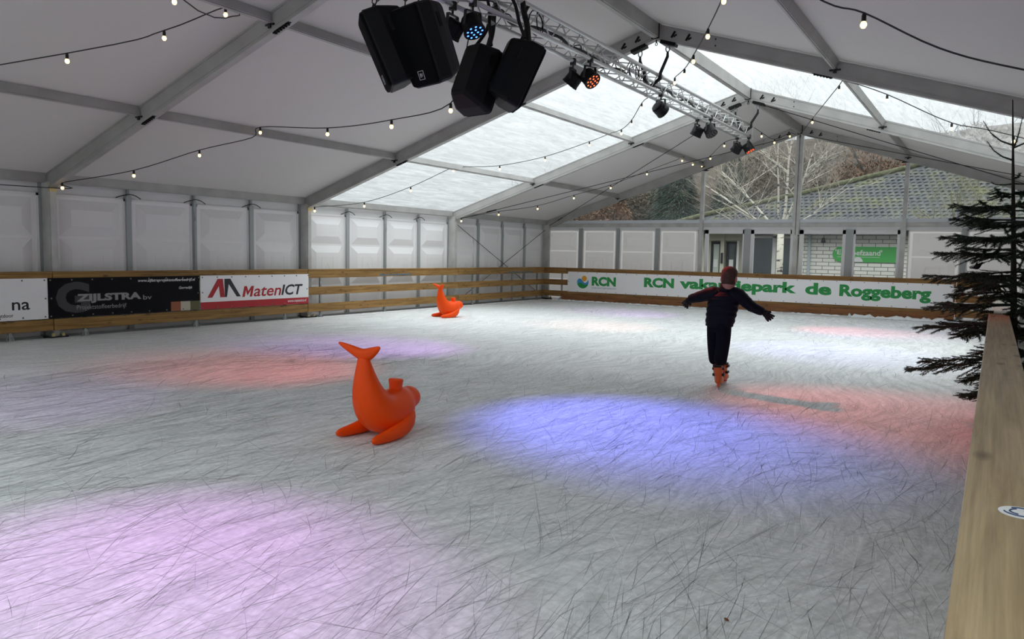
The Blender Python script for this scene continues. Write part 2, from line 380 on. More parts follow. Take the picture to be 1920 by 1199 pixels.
def text_mb(body, O, U, Vv, w, h, shear=0, bold=0, th=.0015, depth=None):
    """lettering fitted to a w x h box whose lower-left corner is O; U along, Vv up"""
    cu = bpy.data.curves.new('t', 'FONT'); cu.body = body; cu.size = 1; cu.shear = shear; cu.offset = bold; cu.resolution_u = 3; cu.fill_mode = 'FRONT'
    o = bpy.data.objects.new('t', cu); C.objects.link(o); bpy.context.view_layer.update()
    me = bpy.data.meshes.new_from_object(o.evaluated_get(bpy.context.evaluated_depsgraph_get()))
    bpy.data.objects.remove(o); bpy.data.curves.remove(cu)
    xs = [v.co.x for v in me.vertices]; ys = [v.co.y for v in me.vertices]
    x0, x1, y0, y1 = min(xs), max(xs), min(ys), max(ys); N = U.cross(Vv)
    mb = MB(); sx_, sy_ = w/(x1-x0), h/(y1-y0)
    mb.add([O + U*((v.co.x-x0)*sx_) + Vv*((v.co.y-y0)*sy_) + N*th for v in me.vertices], [tuple(p.vertices) for p in me.polygons])
    bpy.data.meshes.remove(me); return mb
def catmull(pts, k=6):
    P = [V(p) for p in pts]; out = []
    for i in range(len(P)-1):
        a, b, c, d = P[max(i-1, 0)], P[i], P[i+1], P[min(i+2, len(P)-1)]
        for j in range(k):
            t = j/k; out.append(.5*((2*b)+(c-a)*t+(2*a-5*b+4*c-d)*t*t+(3*b-a-3*c+d)*t**3))
    return out + [P[-1]]

# ------------------------------------------------------------------ the tent
B = 4.94
YF = [-.10, -B, -2*B, -3*B, -4*B, -5*B]
YW = [0, -B, -2*B, -3*B, -4*B, -5*B]
SL, Z0 = .323, 2.36
def zc(x): return Z0 + SL*(x if x < 7.5 else 15-x)
BAY = ['in the gable bay', 'in the clear-roofed bay', 'in the white loudspeaker bay', 'in the nearest white bay']
FR = ['at the glazed gable', 'on the far side of the clear roof bay', 'on the near side of the clear roof bay', 'in front of the loudspeakers by the black banner', 'over the near end of the rink']

# ice, ground, snow
def ice_floor():
    # the slab, and in its surface the skate cuts as hair-thin ribbons, mostly running the length of the rink
    rnd = random.Random(21); mb = MB().box((.22, -24.6, -.06), (11.96, -.50, 0)); mi = [0]*6
    def cut(x, y, ang, L_, w, k, m_):
        n = 7; p = V((x, y, .0006)); pts = [p]; a = ang
        for i in range(n): a += k*L_/n; pts.append(pts[-1]+V((math.cos(a), math.sin(a), 0))*L_/n)
        vs = []
        for i, q in enumerate(pts):
            if not (.24 < q.x < 11.94 and -24 < q.y < -.7): return
            d = (pts[min(i+1, n)]-pts[max(i-1, 0)]).normalized(); sd = V((-d.y, d.x, 0))*w*math.sin(PI*(i+.15)/(n+.3)); vs += [q-sd, q+sd]
        mb.add(vs, [(2*i, 2*i+2, 2*i+3, 2*i+1) for i in range(n)]); mi.extend([m_]*n)
    for k in range(24000):
        near = rnd.random() < .72
        if near: x = rnd.uniform(3.5, 11.9); y = rnd.uniform(-20.5, -13)
        else: x = rnd.uniform(.4, 11.9); y = rnd.uniform(-14, -.8)
        dist = math.hypot(x-11.9, y+20.7)
        a = rnd.gauss(PI/2+.10, .30) if rnd.random() < .74 else rnd.uniform(0, PI)
        L_ = min(1.9, rnd.lognormvariate(-1.25, .65)); m_ = rnd.choices((1, 2, 3), (.28, .42, .30))[0]
        w = rnd.uniform(.0008, .0026)*(1.5 if dist > 9 else .62 if dist < 4.5 else .85)*(1.8 if rnd.random() < .03 else 1)
        cut(x, y, a, L_, w, rnd.gauss(0, .28), m_)
    o = mb.build('floor', M['ice'], None, fixn=False)
    for nm in ('cut', 'cut2', 'frost'): o.data.materials.append(M[nm])
    o.data.polygons.foreach_set('material_index', mi); tag(o, kind='structure')
ice_floor()
tag(MB().box((-3, -26, -.25), (18, 6, -.061)).build('ground', M['ground']), kind='structure')
# canopy: white panels, with film in the clear bay and the unseen last bay
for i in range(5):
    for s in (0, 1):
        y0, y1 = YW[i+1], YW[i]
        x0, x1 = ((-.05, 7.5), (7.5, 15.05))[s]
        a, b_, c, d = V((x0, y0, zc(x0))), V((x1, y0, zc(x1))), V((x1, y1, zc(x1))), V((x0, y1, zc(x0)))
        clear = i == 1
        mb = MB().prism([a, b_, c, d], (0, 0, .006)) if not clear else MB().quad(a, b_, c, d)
        tag(mb.build('ceiling' if not clear else 'window_%d' % (s+1), M['skylight'] if clear else M['unseen_film' if i == 4 else 'pvc']), kind='structure')

def frame(i):
    y = YF[i]; e = empty('portal_frame', (0, y, 0), 'grey aluminium portal frame ' + FR[i], 'tent frame', 'portal frames carrying the tent roof')
    for sx_ in (0, 1):
        X = (lambda x: x) if sx_ == 0 else (lambda x: 15-x)
        mb = MB(); mb.box((min(X(.02), X(.22)), y-.055, 0.0), (max(X(.02), X(.22)), y+.055, 2.28))
        mb.box((min(X(.22), X(.235)), y-.04, 0.0), (max(X(.22), X(.235)), y+.04, 2.2))
        p = mb.build('post', M['alu_post'], e)
        mb = MB().box((min(X(-.02), X(.30)), y-.13, -.05), (max(X(-.02), X(.30)), y+.13, .02))
        bpl_ = mb.build('base_plate', M['blackm'], e)
        for k in (-1, 1):
            MB().lathe([(.025, .02), (.028, .05), (.015, .07)], 8, Matrix.Translation((X(.27), y+k*.07, 0))).build('bolt_cap', M['yellow'], bpl_)
        if sx_ == 0 and i:
            MB().box((.19, y-.05, 2.14), (.245, y+.06, 2.26)).build('knee_bracket', M['yellow'] if i > 1 else M['alu'], e)
        # rafter
        a, b_ = V((X(.0), y, zc(X(.0))-.115)), V((X(7.5), y, zc(7.5)-.115))
        nrm = V((-SL if sx_ == 0 else SL, 0, 1)).normalized()
        mb = MB().bar(a, b_, .085, .19, nrm); mb.bar(a - nrm*.105, b_ - nrm*.105, .10, .022, nrm); mb.bar(a - nrm*.065, b_ - nrm*.065, .094, .008, nrm); mb.bar(a + nrm*.09, b_ + nrm*.09, .10, .02, nrm)
        mb.build('rafter', M['alu'], e)
        # purlin brackets and the toothed hook strips under the rafter
        for xp in (2.5, 5.0):
            q = V((X(xp), y, zc(X(xp))))
            t = MB()
            for k in (-1, 1):
                t.box((q.x-.07, y+k*.045-.012, q.z-.15), (q.x+.07, y+k*.045+.012, q.z-.13)); t.box((q.x-.02, y+k*.05-.014, q.z-.18), (q.x+.02, y+k*.05+.014, q.z-.11))
            t.build('purlin_bracket', M['blackm'], e)
            if i in (1, 2, 3) or (i == 0):
                dx = (X(xp+.18)-X(xp-.12)); t = MB()
                a2 = q + V((X(xp+.05)-X(xp), -.03, 0)); 
                for k in range(6):
                    xx = a2.x + dx*(k/6.0)*.8; t.box((xx-.017, y-.04, zc(xx)-.255), (xx+.017, y+.0, zc(xx)-.228))
                xa, xb = a2.x, a2.x+dx*.8
                t.bar((xa, y-.02, zc(xa)-.232), (xb, y-.02, zc(xb)-.232), .05, .012, nrm)
                t.build('hook_strip', M['black'], e)
        # slots at the ridge, drawn as black bars
        for d0 in (.28, .50):
            x = X(7.5-d0); z = zc(x)-.11
            MB().bar((x-.035, y-.046, z-.045), (x+.02, y-.046, z+.04), .008, .03, (1, 0, .4)).bar((x+.0, y-.046, z-.035), (x+.045, y-.046, z-.01), .008, .022, (1, 0, .4)).build('ridge_slot', M['black'], e)
        for dz in (-.06, -.15): MB().sphere((X(7.5-.9), y-.045, zc(X(7.5-.9))+dz), .011, 8, 4).build('bolt', M['black'], e)
    t = MB(); t.box((7.44, y-.06, zc(7.5)-.23), (7.56, y+.06, zc(7.5)-.005)); t.build('ridge_joint', M['blackm'], e)
    t = MB(); t.tube([(7.5, y, zc(7.5)-.23), (7.5, y, zc(7.5)-.275)], .012); 
    t.tube([(7.5+.018*math.cos(a*PI/4), y, zc(7.5)-.295+.02*math.sin(a*PI/4)) for a in range(9)], .006); t.build('ridge_hook', M['blackm'], e)
    return e
for i in range(5): frame(i)

# purlins, one per bay
def purlin(i, x, where, w=.06, h=.11):
    y0, y1 = YF[i+1]+.045, YF[i]-.045
    nrm = V((-SL if x < 7.4 else (SL if x > 7.6 else 0), 0, 1)).normalized()
    hh = h/2+.012
    p = V((x, y0, zc(x)-hh)); q = V((x, y1, zc(x)-hh))
    mb = MB().bar(p, q, w, h, nrm); mb.bar(p - nrm*(h/2), q - nrm*(h/2), w*.55, .02, nrm)
    o = mb.build('roof_purlin', M['alu']); tag(o, '%s, %s' % (where, BAY[i]), 'purlin', 'roof purlins between the frames')
for i in range(4):
    purlin(i, 2.5, 'lower grey purlin of the banner-side slope'); purlin(i, 5.0, 'upper grey purlin of the banner-side slope')
    purlin(i, 7.5, 'grey ridge purlin above the truss line', .10, .20)
    if i < 3: purlin(i, 10.0, 'grey purlin of the spruce-side slope')
def eave(i):
    y0, y1 = YF[i+1]+.05, YF[i]-.05
    for x in ((.10,) if True else ()):
        mb = MB().bar((x, y0, 2.35), (x, y1, 2.35), .10, .13); mb.bar((x, y0, 2.28), (x, y1, 2.28), .07, .02)
        tag(mb.build('eave_beam', M['alu']), 'grey eave beam along the top of the panel wall, ' + BAY[i], 'eave beam', 'eave beams above the panel wall')
for i in range(4): eave(i)

# wall panels
def panel_mesh(w, h, pads, name='wall_panel'):
    mb = MB(); mb.box((-w/2, -.02, 0), (w/2, 0, h))
    fr = .035
    for lo, hi in (((-w/2, 0, 0), (-w/2+fr, .018, h)), ((w/2-fr, 0, 0), (w/2, .018, h)), ((-w/2, 0, h-fr), (w/2, .018, h)), ((-w/2, 0, 0), (w/2, .018, fr))): mb.box(lo, hi)
    for z0, z1 in pads:
        a, b_ = w/2-.10, .15; d = .055
        o = [(-a, 0, z0), (a, 0, z0), (a, 0, z1), (-a, 0, z1)]; n_ = [(-a+b_, d, z0+b_), (a-b_, d, z0+b_), (a-b_, d, z1-b_), (-a+b_, d, z1-b_)]
        mb.add(o+n_, [(4, 5, 6, 7), (0, 1, 5, 4), (1, 2, 6, 5), (2, 3, 7, 6), (3, 0, 4, 7)])
    # embossed square with a small triangle in it
    zc_, s_ = 1.06, .16
    for p, q in (((-s_, zc_+s_), (s_, zc_+s_)), ((s_, zc_+s_), (s_, zc_-s_)), ((s_, zc_-s_), (-s_, zc_-s_)), ((-s_, zc_-s_), (-s_, zc_+s_)), ((-.07, zc_-.1), (0, zc_+.03)), ((0, zc_+.03), (.07, zc_-.1))):
        mb.bar((p[0], .055, p[1]), (q[0], .055, q[1]), .006, .008, (0, 1, 0))
    return mb
PADS = [(.06, .60), (.64, 1.46), (1.50, 2.05)]
pm = panel_mesh(1.13, 2.12, PADS)
proto_panel = None
def put_panel(parent, loc, rz, name='wall_panel'):
    global proto_panel
    if proto_panel is None:
        proto_panel = pm.build(name, M['panel'], None); o = proto_panel; o.parent = parent
    else:
        o = proto_panel.copy(); C.objects.link(o); o.name = name; o.parent = parent
    o.location = loc; o.rotation_euler = (0, 0, rz); return o
wl = empty('wall_left', (0, 0, 0), kind='structure')
pitch = (B-.12)/4
for i in range(5):
    for k in range(4):
        yc = YW[i] - .06 - pitch*(k+.5)
        if i == 0 and k == 0: pass
        put_panel(wl, (0, yc, 0), -PI/2)
    for k in (1, 2, 3):
        yc = YW[i] - .06 - pitch*k; w = .085 if k != 2 else .055
        mb = MB().box((-.02, yc-w/2, -.02), (.055, yc+w/2, 2.17))
        if k == 2: mb.box((.055, yc-.02, 1.0), (.065, yc+.02, 2.0)); mb.box((.06, yc-.012, 1.83), (.075, yc+.012, 1.90))
        mb.box((-.0, yc-.02, 2.17), (.04, yc+.02, 2.27))
        mb.build('mullion', M['mullion'], wl)
    MB().box((-.03, YW[i+1]+.06, 2.12), (-.012, YW[i]-.06, 2.36)).build('valance', M['panelframe'], wl)
    MB().box((-.02, YW[i+1]+.06, -.06), (.09, YW[i]-.06, .015)).build('sill_rail', M['mullion'], wl)
    MB().box((-.03, YW[i]-.09, -.06), (.015, YW[i]+.09, 2.3)).build('jamb', M['mullion'], wl)
# bungee cords tying the valance over the mullions
for i in range(0, 4):
    for k in (1, 2, 3):
        yc = YW[i] - .06 - pitch*k
        if yc < -15.6: continue
        pts = [(.06, yc-.22, 2.13), (.075, yc-.1, 2.175), (.08, yc, 2.195), (.075, yc+.1, 2.18), (.06, yc+.2, 2.135)]
        word = {1: 'farthest', 2: 'middle', 3: 'nearest'}[k]
        if i: tag(MB().tube(catmull(pts, 4), .008, 5).build('bungee_cord', M['cable']), 'black bungee cord over the %s wall mullion, %s' % (word, BAY[i]), 'cord', 'bungee cords over the wall mullions')
wr = empty('wall_right', (15, 0, 0), kind='structure')
MB().box((15.0, -5*B, -.05), (15.03, 0, 2.4)).build('wall_sheet', M['panel'], wr)
tag(MB().box((0, -5*B-.03, -.05), (15, -5*B, 2.4)).build('wall_near', M['panel']), kind='structure')
tag(MB().prism([(0, -5*B, 2.4), (15, -5*B, 2.4), (7.5, -5*B, zc(7.5))], (0, -.02, 0)).build('wall_near_gable', M['pvc']), kind='structure')

# gable wall
wb = empty('wall_back', (0, 0, 0), kind='structure')
GP = [(0, 5), (10, 15)]
for a, b_ in GP:
    pw = (b_-a-.1)/4
    for k in range(4):
        xc = a+.05+pw*(k+.5); o = put_panel(wb, (xc, -.0, 0), PI)
        o.scale = (pw/1.24, 1, 1); o.material_slots[0].link = 'OBJECT'; o.material_slots[0].material = M['panel_lit']
    for k in (1, 2, 3):
        xc = a+.05+pw*k; w = .12 if k != 2 else .085
        mb = MB().box((xc-w/2, -.055, -.02), (xc+w/2, .02, 2.16))
        if k == 2: mb.box((xc-.015, -.07, 1.2), (xc+.015, -.055, 1.95))
        mb.build('mullion', M['mullion'], wb)
# beam over panels + light flap
mb = MB().box((.1, -.05, 2.20), (14.9, .02, 2.31)); mb.box((.1, -.065, 2.285), (14.9, -.05, 2.30)); mb.box((.1, -.06, 2.20), (14.9, -.05, 2.215))
mb.build('gable_beam', M['alu_post'], wb)
MB().box((.1, -.045, 2.31), (14.9, -.03, 2.40)).build('film_flap', simple('pale_film_flap', (.62, .66, .70), .4), wb)
MB().box((.1, -.02, 2.12), (14.9, .0, 2.2)).build('head_board', M['panelframe'], wb)
for x, w in ((5, .10), (7.5, .20), (10, .10)):
    mb = MB()
    if w > .15:
        mb.box((x-.085, -.09, 2.0), (x-.01, .02, zc(x)-.2)); mb.box((x+.01, -.09, 2.0), (x+.085, .02, zc(x)-.2)); mb.box((x-.02, -.05, 2.0), (x+.02, .01, zc(x)-.2)); mb.box((x-.05, -.07, 0), (x+.05, .02, 2.0))
    else:
        mb.box((x-.045, -.10, 0.0), (x+.045, .02, zc(x)-.22)); mb.box((x-.07, -.06, 0.0), (x-.045, .0, 2.2)); 
    nm = {5: 'between the panels and the clear windows', 7.5: 'under the ridge in the middle of the gable', 10: 'between the clear windows and the panel behind the spruce'}[x]
    e = mb.build('gable_post', M['alu_post'], wb)
    if w < .15:
        MB().box((x-.13, -.12, zc(x)-.25), (x+.13, -.02, zc(x)-.225)).build('head_plate', M['blackm'], e)
# four glazed units
for k in range(4):
    x0, x1 = 5.06+1.235*k, 5.06+1.235*(k+1)
    if k >= 2: x0 += .02; x1 += .02
    e = empty('window_%d' % (3+k), ((x0+x1)/2, 0, 0), kind='structure')
    a, b_ = x0+.05, x1-.05
    mb = MB()
    for lo, hi in (((a, -.05, 0), (a+.10, .01, 2.12)), ((b_-.10, -.05, 0), (b_, .01, 2.12)), ((a, -.05, 2.02), (b_, .01, 2.12)), ((a, -.05, 0), (b_, .01, .9)), ): mb.box(lo, hi)
    mb.build('window_frame', M['panelframe'], e)
    MB().quad((a+.1, -.02, .9), (b_-.1, -.02, .9), (b_-.1, -.02, 2.02), (a+.1, -.02, 2.02)).build('glass', M['glass'], e)
for xc in (6.27, 8.80):
    MB().box((xc-.09, -.055, 0), (xc+.09, .015, 2.14)).build('mullion', M['mullion'], wb)
for k, (a, b_) in enumerate(((.1, 5), (5, 7.5), (7.5, 10), (10, 14.9))):
    a2, b2 = a+.04, b_-.04
    tag(MB().quad((a2, -.01, 2.38), (b2, -.01, 2.38), (b2, -.01, max(zc(b2)-.1, 2.381)), (a2, -.01, max(2.381, zc(a2)-.1))).build('window_%d' % (7+k), M['film']), kind='structure')

# bracing cables of the end bay
def brace(name, label, p, q, r=.008, tb=.12, grp=None):
    p, q = V(p), V(q); o = MB().tube([p, q], r, 5).build(name, M['cable']); tag(o, label, 'bracing cable', grp)
    if tb:
        c = p.lerp(q, tb); d = (q-p).normalized()
        MB().tube([c-d*.14, c-d*.12, c+d*.12, c+d*.14], [.008, .019, .019, .008], 6).build('turnbuckle', M['blackm'], o)
brace('bracing_cable', 'thin steel cable on the corner wall, sloping down towards the gable corner', (.12, -4.86, 2.13), (.12, -.25, .05), tb=.95, grp='crossed cables on the corner panels')
brace('bracing_cable', 'thin steel cable on the corner wall, sloping down away from the gable corner', (.14, -.25, 2.10), (.14, -4.86, .05), tb=.93, grp='crossed cables on the corner panels')
brace('bracing_cable', 'roof cable from the eave up to the gable ridge, banner-side slope', (.3, -4.8, 2.24), (7.3, -.22, zc(7.3)-.24), tb=.09, grp='roof bracing cables')
brace('bracing_cable', 'roof cable from the gable corner up towards the truss end, banner-side slope', (.3, -.25, 2.24), (7.3, -4.8, zc(7.3)-.24), tb=.08, grp='roof bracing cables')
brace('bracing_cable', 'roof cable falling from the gable ridge across the spruce-side slope', (7.7, -.22, zc(7.7)-.24), (14.7, -4.8, 2.24), tb=0, grp='roof bracing cables')
brace('bracing_cable', 'roof cable falling from the second frame to the gable, spruce-side slope', (7.7, -4.8, zc(7.7)-.24), (14.7, -.25, 2.24), tb=0, grp='roof bracing cables')

# ------------------------------------------------------------------ rink fence
XL, YB, XR = .35, -.60, 11.90
ZR = [(.80, .945), (.46, .62), (.12, .285)]
FSEG = ['at the gable corner', 'below the clear roof bay', 'carrying the black and the red-and-white banner', 'carrying the white banner at the frame edge', 'at the near end']
ys = [(-5.0, -.62), (-10.05, -5.0), (-14.93, -10.05), (-19.9, -14.93)]
stencil_y = {0: (-2.7, -1.3), 1: (-7.95, -6.85)}
for i, (a, b_) in enumerate(ys):
    e = empty('rink_fence', (XL, b_, 0), 'wooden rink fence section with three boards ' + FSEG[i], 'rink fence', 'rink fence sections along the panel wall')
    for z0, z1 in ZR: MB().box((XL-.02, a+.006, z0), (XL+.02, b_-.006, z1)).build('board', M['wood_y'], e, bevel=.005)
    MB().box((XL-.075, a+.004, .945), (XL+.03, b_-.004, .978)).build('cap_board', M['wood_y'], e, bevel=.005)
    if i in stencil_y:
        u0, u1 = stencil_y[i]
        sm = MB(); rs = random.Random(i)
        for k in range(26):
            q = u0+(u1-u0)*k/26; sm.box((XL+.0195, q, .815+rs.uniform(0, .012)), (XL+.0208, q+(u1-u0)/26*rs.uniform(.6, .98), .845+rs.uniform(0, .02)))
        sm.build('stencil_stain', M['stencil'], e)
    for ky in {0: (-4.3, -2.35, -.95), 1: (-9.67, -7.72, -5.6), 2: (-14.45, -12.55, -10.6), 3: (-19.3, -17.4, -15.5)}[i]:
        p = MB().box((XL-.06, ky-.02, 0), (XL-.022, ky+.02, .94)).build('support_post', M['steel'], e)
        t = MB()
        t.box((XL-.06, ky-.055, -.0), (XL-.01, ky+.055, .010))
        for s in (-1, 1): t.bar((XL-.035, ky+s*.018, .10), (XL-.03, ky+s*.05, .004), .012, .010, (1, 0, 0))
        t.build('foot', M['steel'], p)
xs = [(XL-.02, 1.15), (1.15, 5.9), (5.9, 11.2), (11.2, 11.9)]
BSEG = ['in the gable corner', 'behind the printed logo of the long white banner', 'behind the far half of the long white banner', 'between the long white banner and the spruce']
for i, (a, b_) in enumerate(xs):
    e = empty('rink_fence', (a, YB, 0), 'wooden rink fence section along the gable ' + BSEG[i], 'rink fence', 'rink fence sections along the gable')
    for z0, z1 in ZR: MB().box((a+.005, YB-.02, z0), (b_-.005, YB+.02, z1)).build('board', M['wood_x'], e, bevel=.005)
    MB().box((a+.004, YB-.03, .945), (b_-.004, YB+.075, .978)).build('cap_board', M['wood_x'], e, bevel=.005)
    for kx in {0: (.95,), 1: (3.07, 5.3), 2: (7.85, 9.9), 3: (11.6,)}[i]:
        p = MB().box((kx-.02, YB+.022, 0), (kx+.02, YB+.06, .94)).build('support_post', M['steel'], e)
        t = MB().box((kx-.075, YB-.05, 0), (kx+.075, YB+.05, .012))
        for s in (-1, 1): t.bar((kx+s*.02, YB-.0, .09), (kx+s*.06, YB-.03, .005), .012, .03, (1, 0, 0))
        t.build('foot', M['steel'], p)
    if i in (1, 2):
        for j in range(2):
            u0 = max(a, 1.0) + (b_-a)/2*j; u1 = u0 + (b_-a)/2
            MB().box((u0-.0 if i == 2 or j else 1.0, YB-.045, .03), (u1-.01, YB-.022, .20)).build('kick_board', M['kick'], e, bevel=.004)
# near right-hand fence: cap is all one sees
e = empty('rink_fence', (XR, -21.5, 0), 'pale wooden rink fence with a broad cap board below the camera', 'rink fence')
MB().box((XR, -22.5, .925), (XR+.145, -13.2, .957)).build('cap_board', M['cap'], e, bevel=.006)
for z0, z1 in ((.76, .92), (.44, .60), (.12, .28)): MB().box((XR+.07, -22.5, z0), (XR+.11, -13.2, z1)).build('board', M['wood_y'], e, bevel=.005)
for ky in (-21.5, -19.5, -17.5, -15.5, -13.6):
    p = MB().box((XR+.11, ky-.02, -.06), (XR+.142, ky+.02, .92)).build('support_post', M['steel'], e)
e = empty('rink_fence', (XR, -13.2, 0), 'far length of wooden rink fence with a glossy cap painted skylit cream, behind the spruce', 'rink fence')
MB().box((XR+.035, -13.19, .93), (XR+.165, -.6, .962)).build('cap_board', M['cap2'], e, bevel=.006)
for z0, z1 in ((.76, .92), (.44, .60), (.12, .28)): MB().box((XR+.08, -13.19, z0), (XR+.12, -.6, z1)).build('board', M['wood_y'], e, bevel=.005)
for ky in (-12, -9, -6, -3.5, -.7):
    MB().box((XR+.12, ky-.02, -.06), (XR+.15, ky+.02, .92)).build('support_post', M['steel'], e)

# snow ridges swept against the fence feet
def snow(p, q, n, label, w=.10, h=.05, sd=1):
    rnd = random.Random(sd); p, q = V(p), V(q); d = (q-p).normalized(); s = V((-d.y, d.x, 0)); rings = []
    for k in range(n+1):
        c = p.lerp(q, k/n); hh = h*(.25+rnd.random()); ww = w*(.6+.7*rnd.random())
        rings.append([c+s*(ww*math.cos(PI*j/6)) + V((0, 0, hh*math.sin(PI*j/6)+.001)) for j in range(7)])
    o = MB().loft(rings).build('snow', M['snow'], None, smooth=True); tag(o, label, 'snow', kind='stuff')
snow((.7, YB-.16, 0), (9.0, YB-.13, 0), 120, 'thin ridge of scraped snow along the gable fence', .06, .03)
snow((9.0, YB-.16, 0), (11.85, YB-.2, 0), 50, 'thicker ridge of scraped snow in the rink corner by the spruce', .14, .08, 2)
snow((.42, -10, 0), (.42, -1.2, 0), 120, 'faint line of scraped snow along the panel wall fence', .03, .012, 3)

# ------------------------------------------------------------------ banners
def rivets(pts, n, parent, r=.013):
    mb = MB(); n = V(n)
    for p in pts:
        p = V(p); a = n.orthogonal().normalized(); b_ = n.cross(a)
        mb.prism([p + (a*math.cos(k*PI/3)+b_*math.sin(k*PI/3))*r + n*.001 for k in range(6)], n*.004)
    return mb.build('eyelet_rivet', M['eyelet'], parent)
def sheet(name, O, U, Vv, w, h, mt, parent, th=.006, off=0):
    N = U.cross(Vv); O = O + N*off; mb = MB().prism([O, O+U*w, O+U*w+Vv*h, O+Vv*h], N*th); return mb.build(name, mt, parent)
UY, UZ, UX = V((0, 1, 0)), V((0, 0, 1)), V((1, 0, 0))
XB = XL+.024; BZ0, BZ1 = .297, .884; FX = XB+.006
def ybox(x0, y1, x1, y0):
    """photo box (left, bottom, right, top) -> y start, z start, width, height on the side fence"""
    a = at(x0, y1, 'x', FX); b_ = at(x1, y0, 'x', FX); c = at((x0+x1)/2, (y0+y1)/2, 'x', FX)
    return a.y, a.z, b_.y-a.y, b_.z-a.z
def ytext(body, w, box, mt, parent, nm='lettering', shear=0, bold=0, th=.0012):
    y, z, ww, hh = box
    return text_mb(body, V((FX, y, z)), UY, UZ, ww, hh, shear, bold, th).build(nm, mt, parent)
# white, black, matenict
e = empty('banner', (XB, -16.2, BZ0), 'white banner cut off by the edge of the picture, next to the black banner', 'banner', 'advertising banners on the side fence')
sheet('sheet', V((XB, -17.50, BZ0)), UY, UZ, 2.49, BZ1-BZ0, M['banner_w'], e)
a = at(0, 583, 'x', FX); b_ = at(23, 568, 'x', FX)
text_mb('na', V((FX, -15.49, .44)), UY, UZ, .235, .115, 0, .012, .0012).build('lettering', M['p_dark'], e)
text_mb('Outdoor', V((FX, -15.72, .345)), UY, UZ, .245, .05, 0, .012, .0012).build('lettering', M['p_dark'], e)
rivets([(FX, -17.45+.30*k, z) for k in range(9) for z in (BZ0+.03, BZ1-.03)] + [(FX, -15.04, .59)], (1, 0, 0), e)
e = empty('banner', (XB, -13.75, BZ0), 'black banner with large grey ZIJLSTRA lettering', 'banner', 'advertising banners on the side fence')
sheet('sheet', V((XB, -15.0, BZ0)), UY, UZ, 2.48, BZ1-BZ0, M['banner_k'], e)
text_mb('G', V((FX, -14.90, .36)), UY, UZ, .50, .465, 0, .05, .0008).build('emblem', M['p_dgrey'], e)
text_mb('ZIJLSTRA', V((FX, -14.60, .495)), UY, UZ, 1.02, .145, 0, .05, .0016).build('lettering', M['p_grey'], e)
text_mb('bv', V((FX, -13.55, .515)), UY, UZ, .15, .075, 0, .01, .0016).build('lettering', M['p_grey'], e)
text_mb('Projektstoffeerbedrijf', V((FX, -14.60, .385)), UY, UZ, .77, .09, 0, .0, .0016).build('lettering', M['p_grey'], e)
text_mb('www.zijlstraprojektstoffeerbedrijf.nl', V((FX, -13.63, .785)), UY, UZ, 1.03, .062, .25, .012, .0016).build('lettering', M['p_white'], e)
text_mb('Gorredijk', V((FX, -12.91, .655)), UY, UZ, .255, .055, .25, .012, .0016).build('lettering', M['p_white'], e)
for k, cn in enumerate(('p_brown', 'p_beige', 'p_olive')):
    sheet('colour_patch', V((FX, -13.06+.18*k, BZ0+.005)), UY, UZ, .18, .155, M[cn], e, .001)
rivets([(FX, -14.97+.305*k, z) for k in range(9) for z in (BZ0+.03, BZ1-.03)] + [(FX, -14.96, .59), (FX, -12.55, .59)], (1, 0, 0), e)
e = empty('banner', (XB, -11.3, BZ0), 'white banner with red M logo and MatenICT lettering over a red stripe', 'banner', 'advertising banners on the side fence')
sheet('sheet', V((XB, -12.50, BZ0)), UY, UZ, 2.45, BZ1-BZ0, M['banner_w'], e)
sheet('red_stripe', V((FX, -12.50, BZ0)), UY, UZ, 2.45, .125, M['p_red'], e, .0008)
def poly(pts, mt, nm, parent, U, O, Vv=UZ, th=.0012):
    N = U.cross(Vv); return MB().prism([O+U*p[0]+Vv*p[1]+N*.0003 for p in pts], N*th).build(nm, mt, parent)
O = V((FX, -12.50, BZ0))
poly([(.135, .20), (.345, .525), (.455, .525), (.49, .20), (.395, .20), (.37, .40), (.235, .20)], M['p_red'], 'emblem', e, UY, O)
poly([(.49, .20), (.485, .525), (.61, .525), (.83, .20), (.745, .20), (.575, .43), (.535, .20)], M['p_dark'], 'emblem', e, UY, O)
mq = [(0, 0), (0, 1), (.27, 1), (.5, .52), (.73, 1), (1, 1), (1, 0), (.76, 0), (.76, .62), (.5, .12), (.24, .62), (.24, 0)]
poly([(.865+.215*x+.045*y, .188+.195*y) for x, y in mq], M['p_red'], 'letter', e, UY, O)
text_mb('aten', V((FX, -11.385, .483)), UY, UZ, .645, .180, .22, .014, .0016).build('lettering', M['p_red'], e)
text_mb('ICT', V((FX, -10.74, .485)), UY, UZ, .54, .205, .22, .025, .0016).build('lettering', M['p_dark'], e)
text_mb('www.matenict.nl', V((FX, -10.58, BZ0+.045)), UY, UZ, .47, .055, .2, .012, .0016).build('lettering', M['p_white'], e)
rivets([(FX, -12.46+.30*k, z) for k in range(9) for z in (BZ0+.03, BZ1-.03)] + [(FX, -12.46, .59), (FX, -10.09, .59)], (1, 0, 0), e)
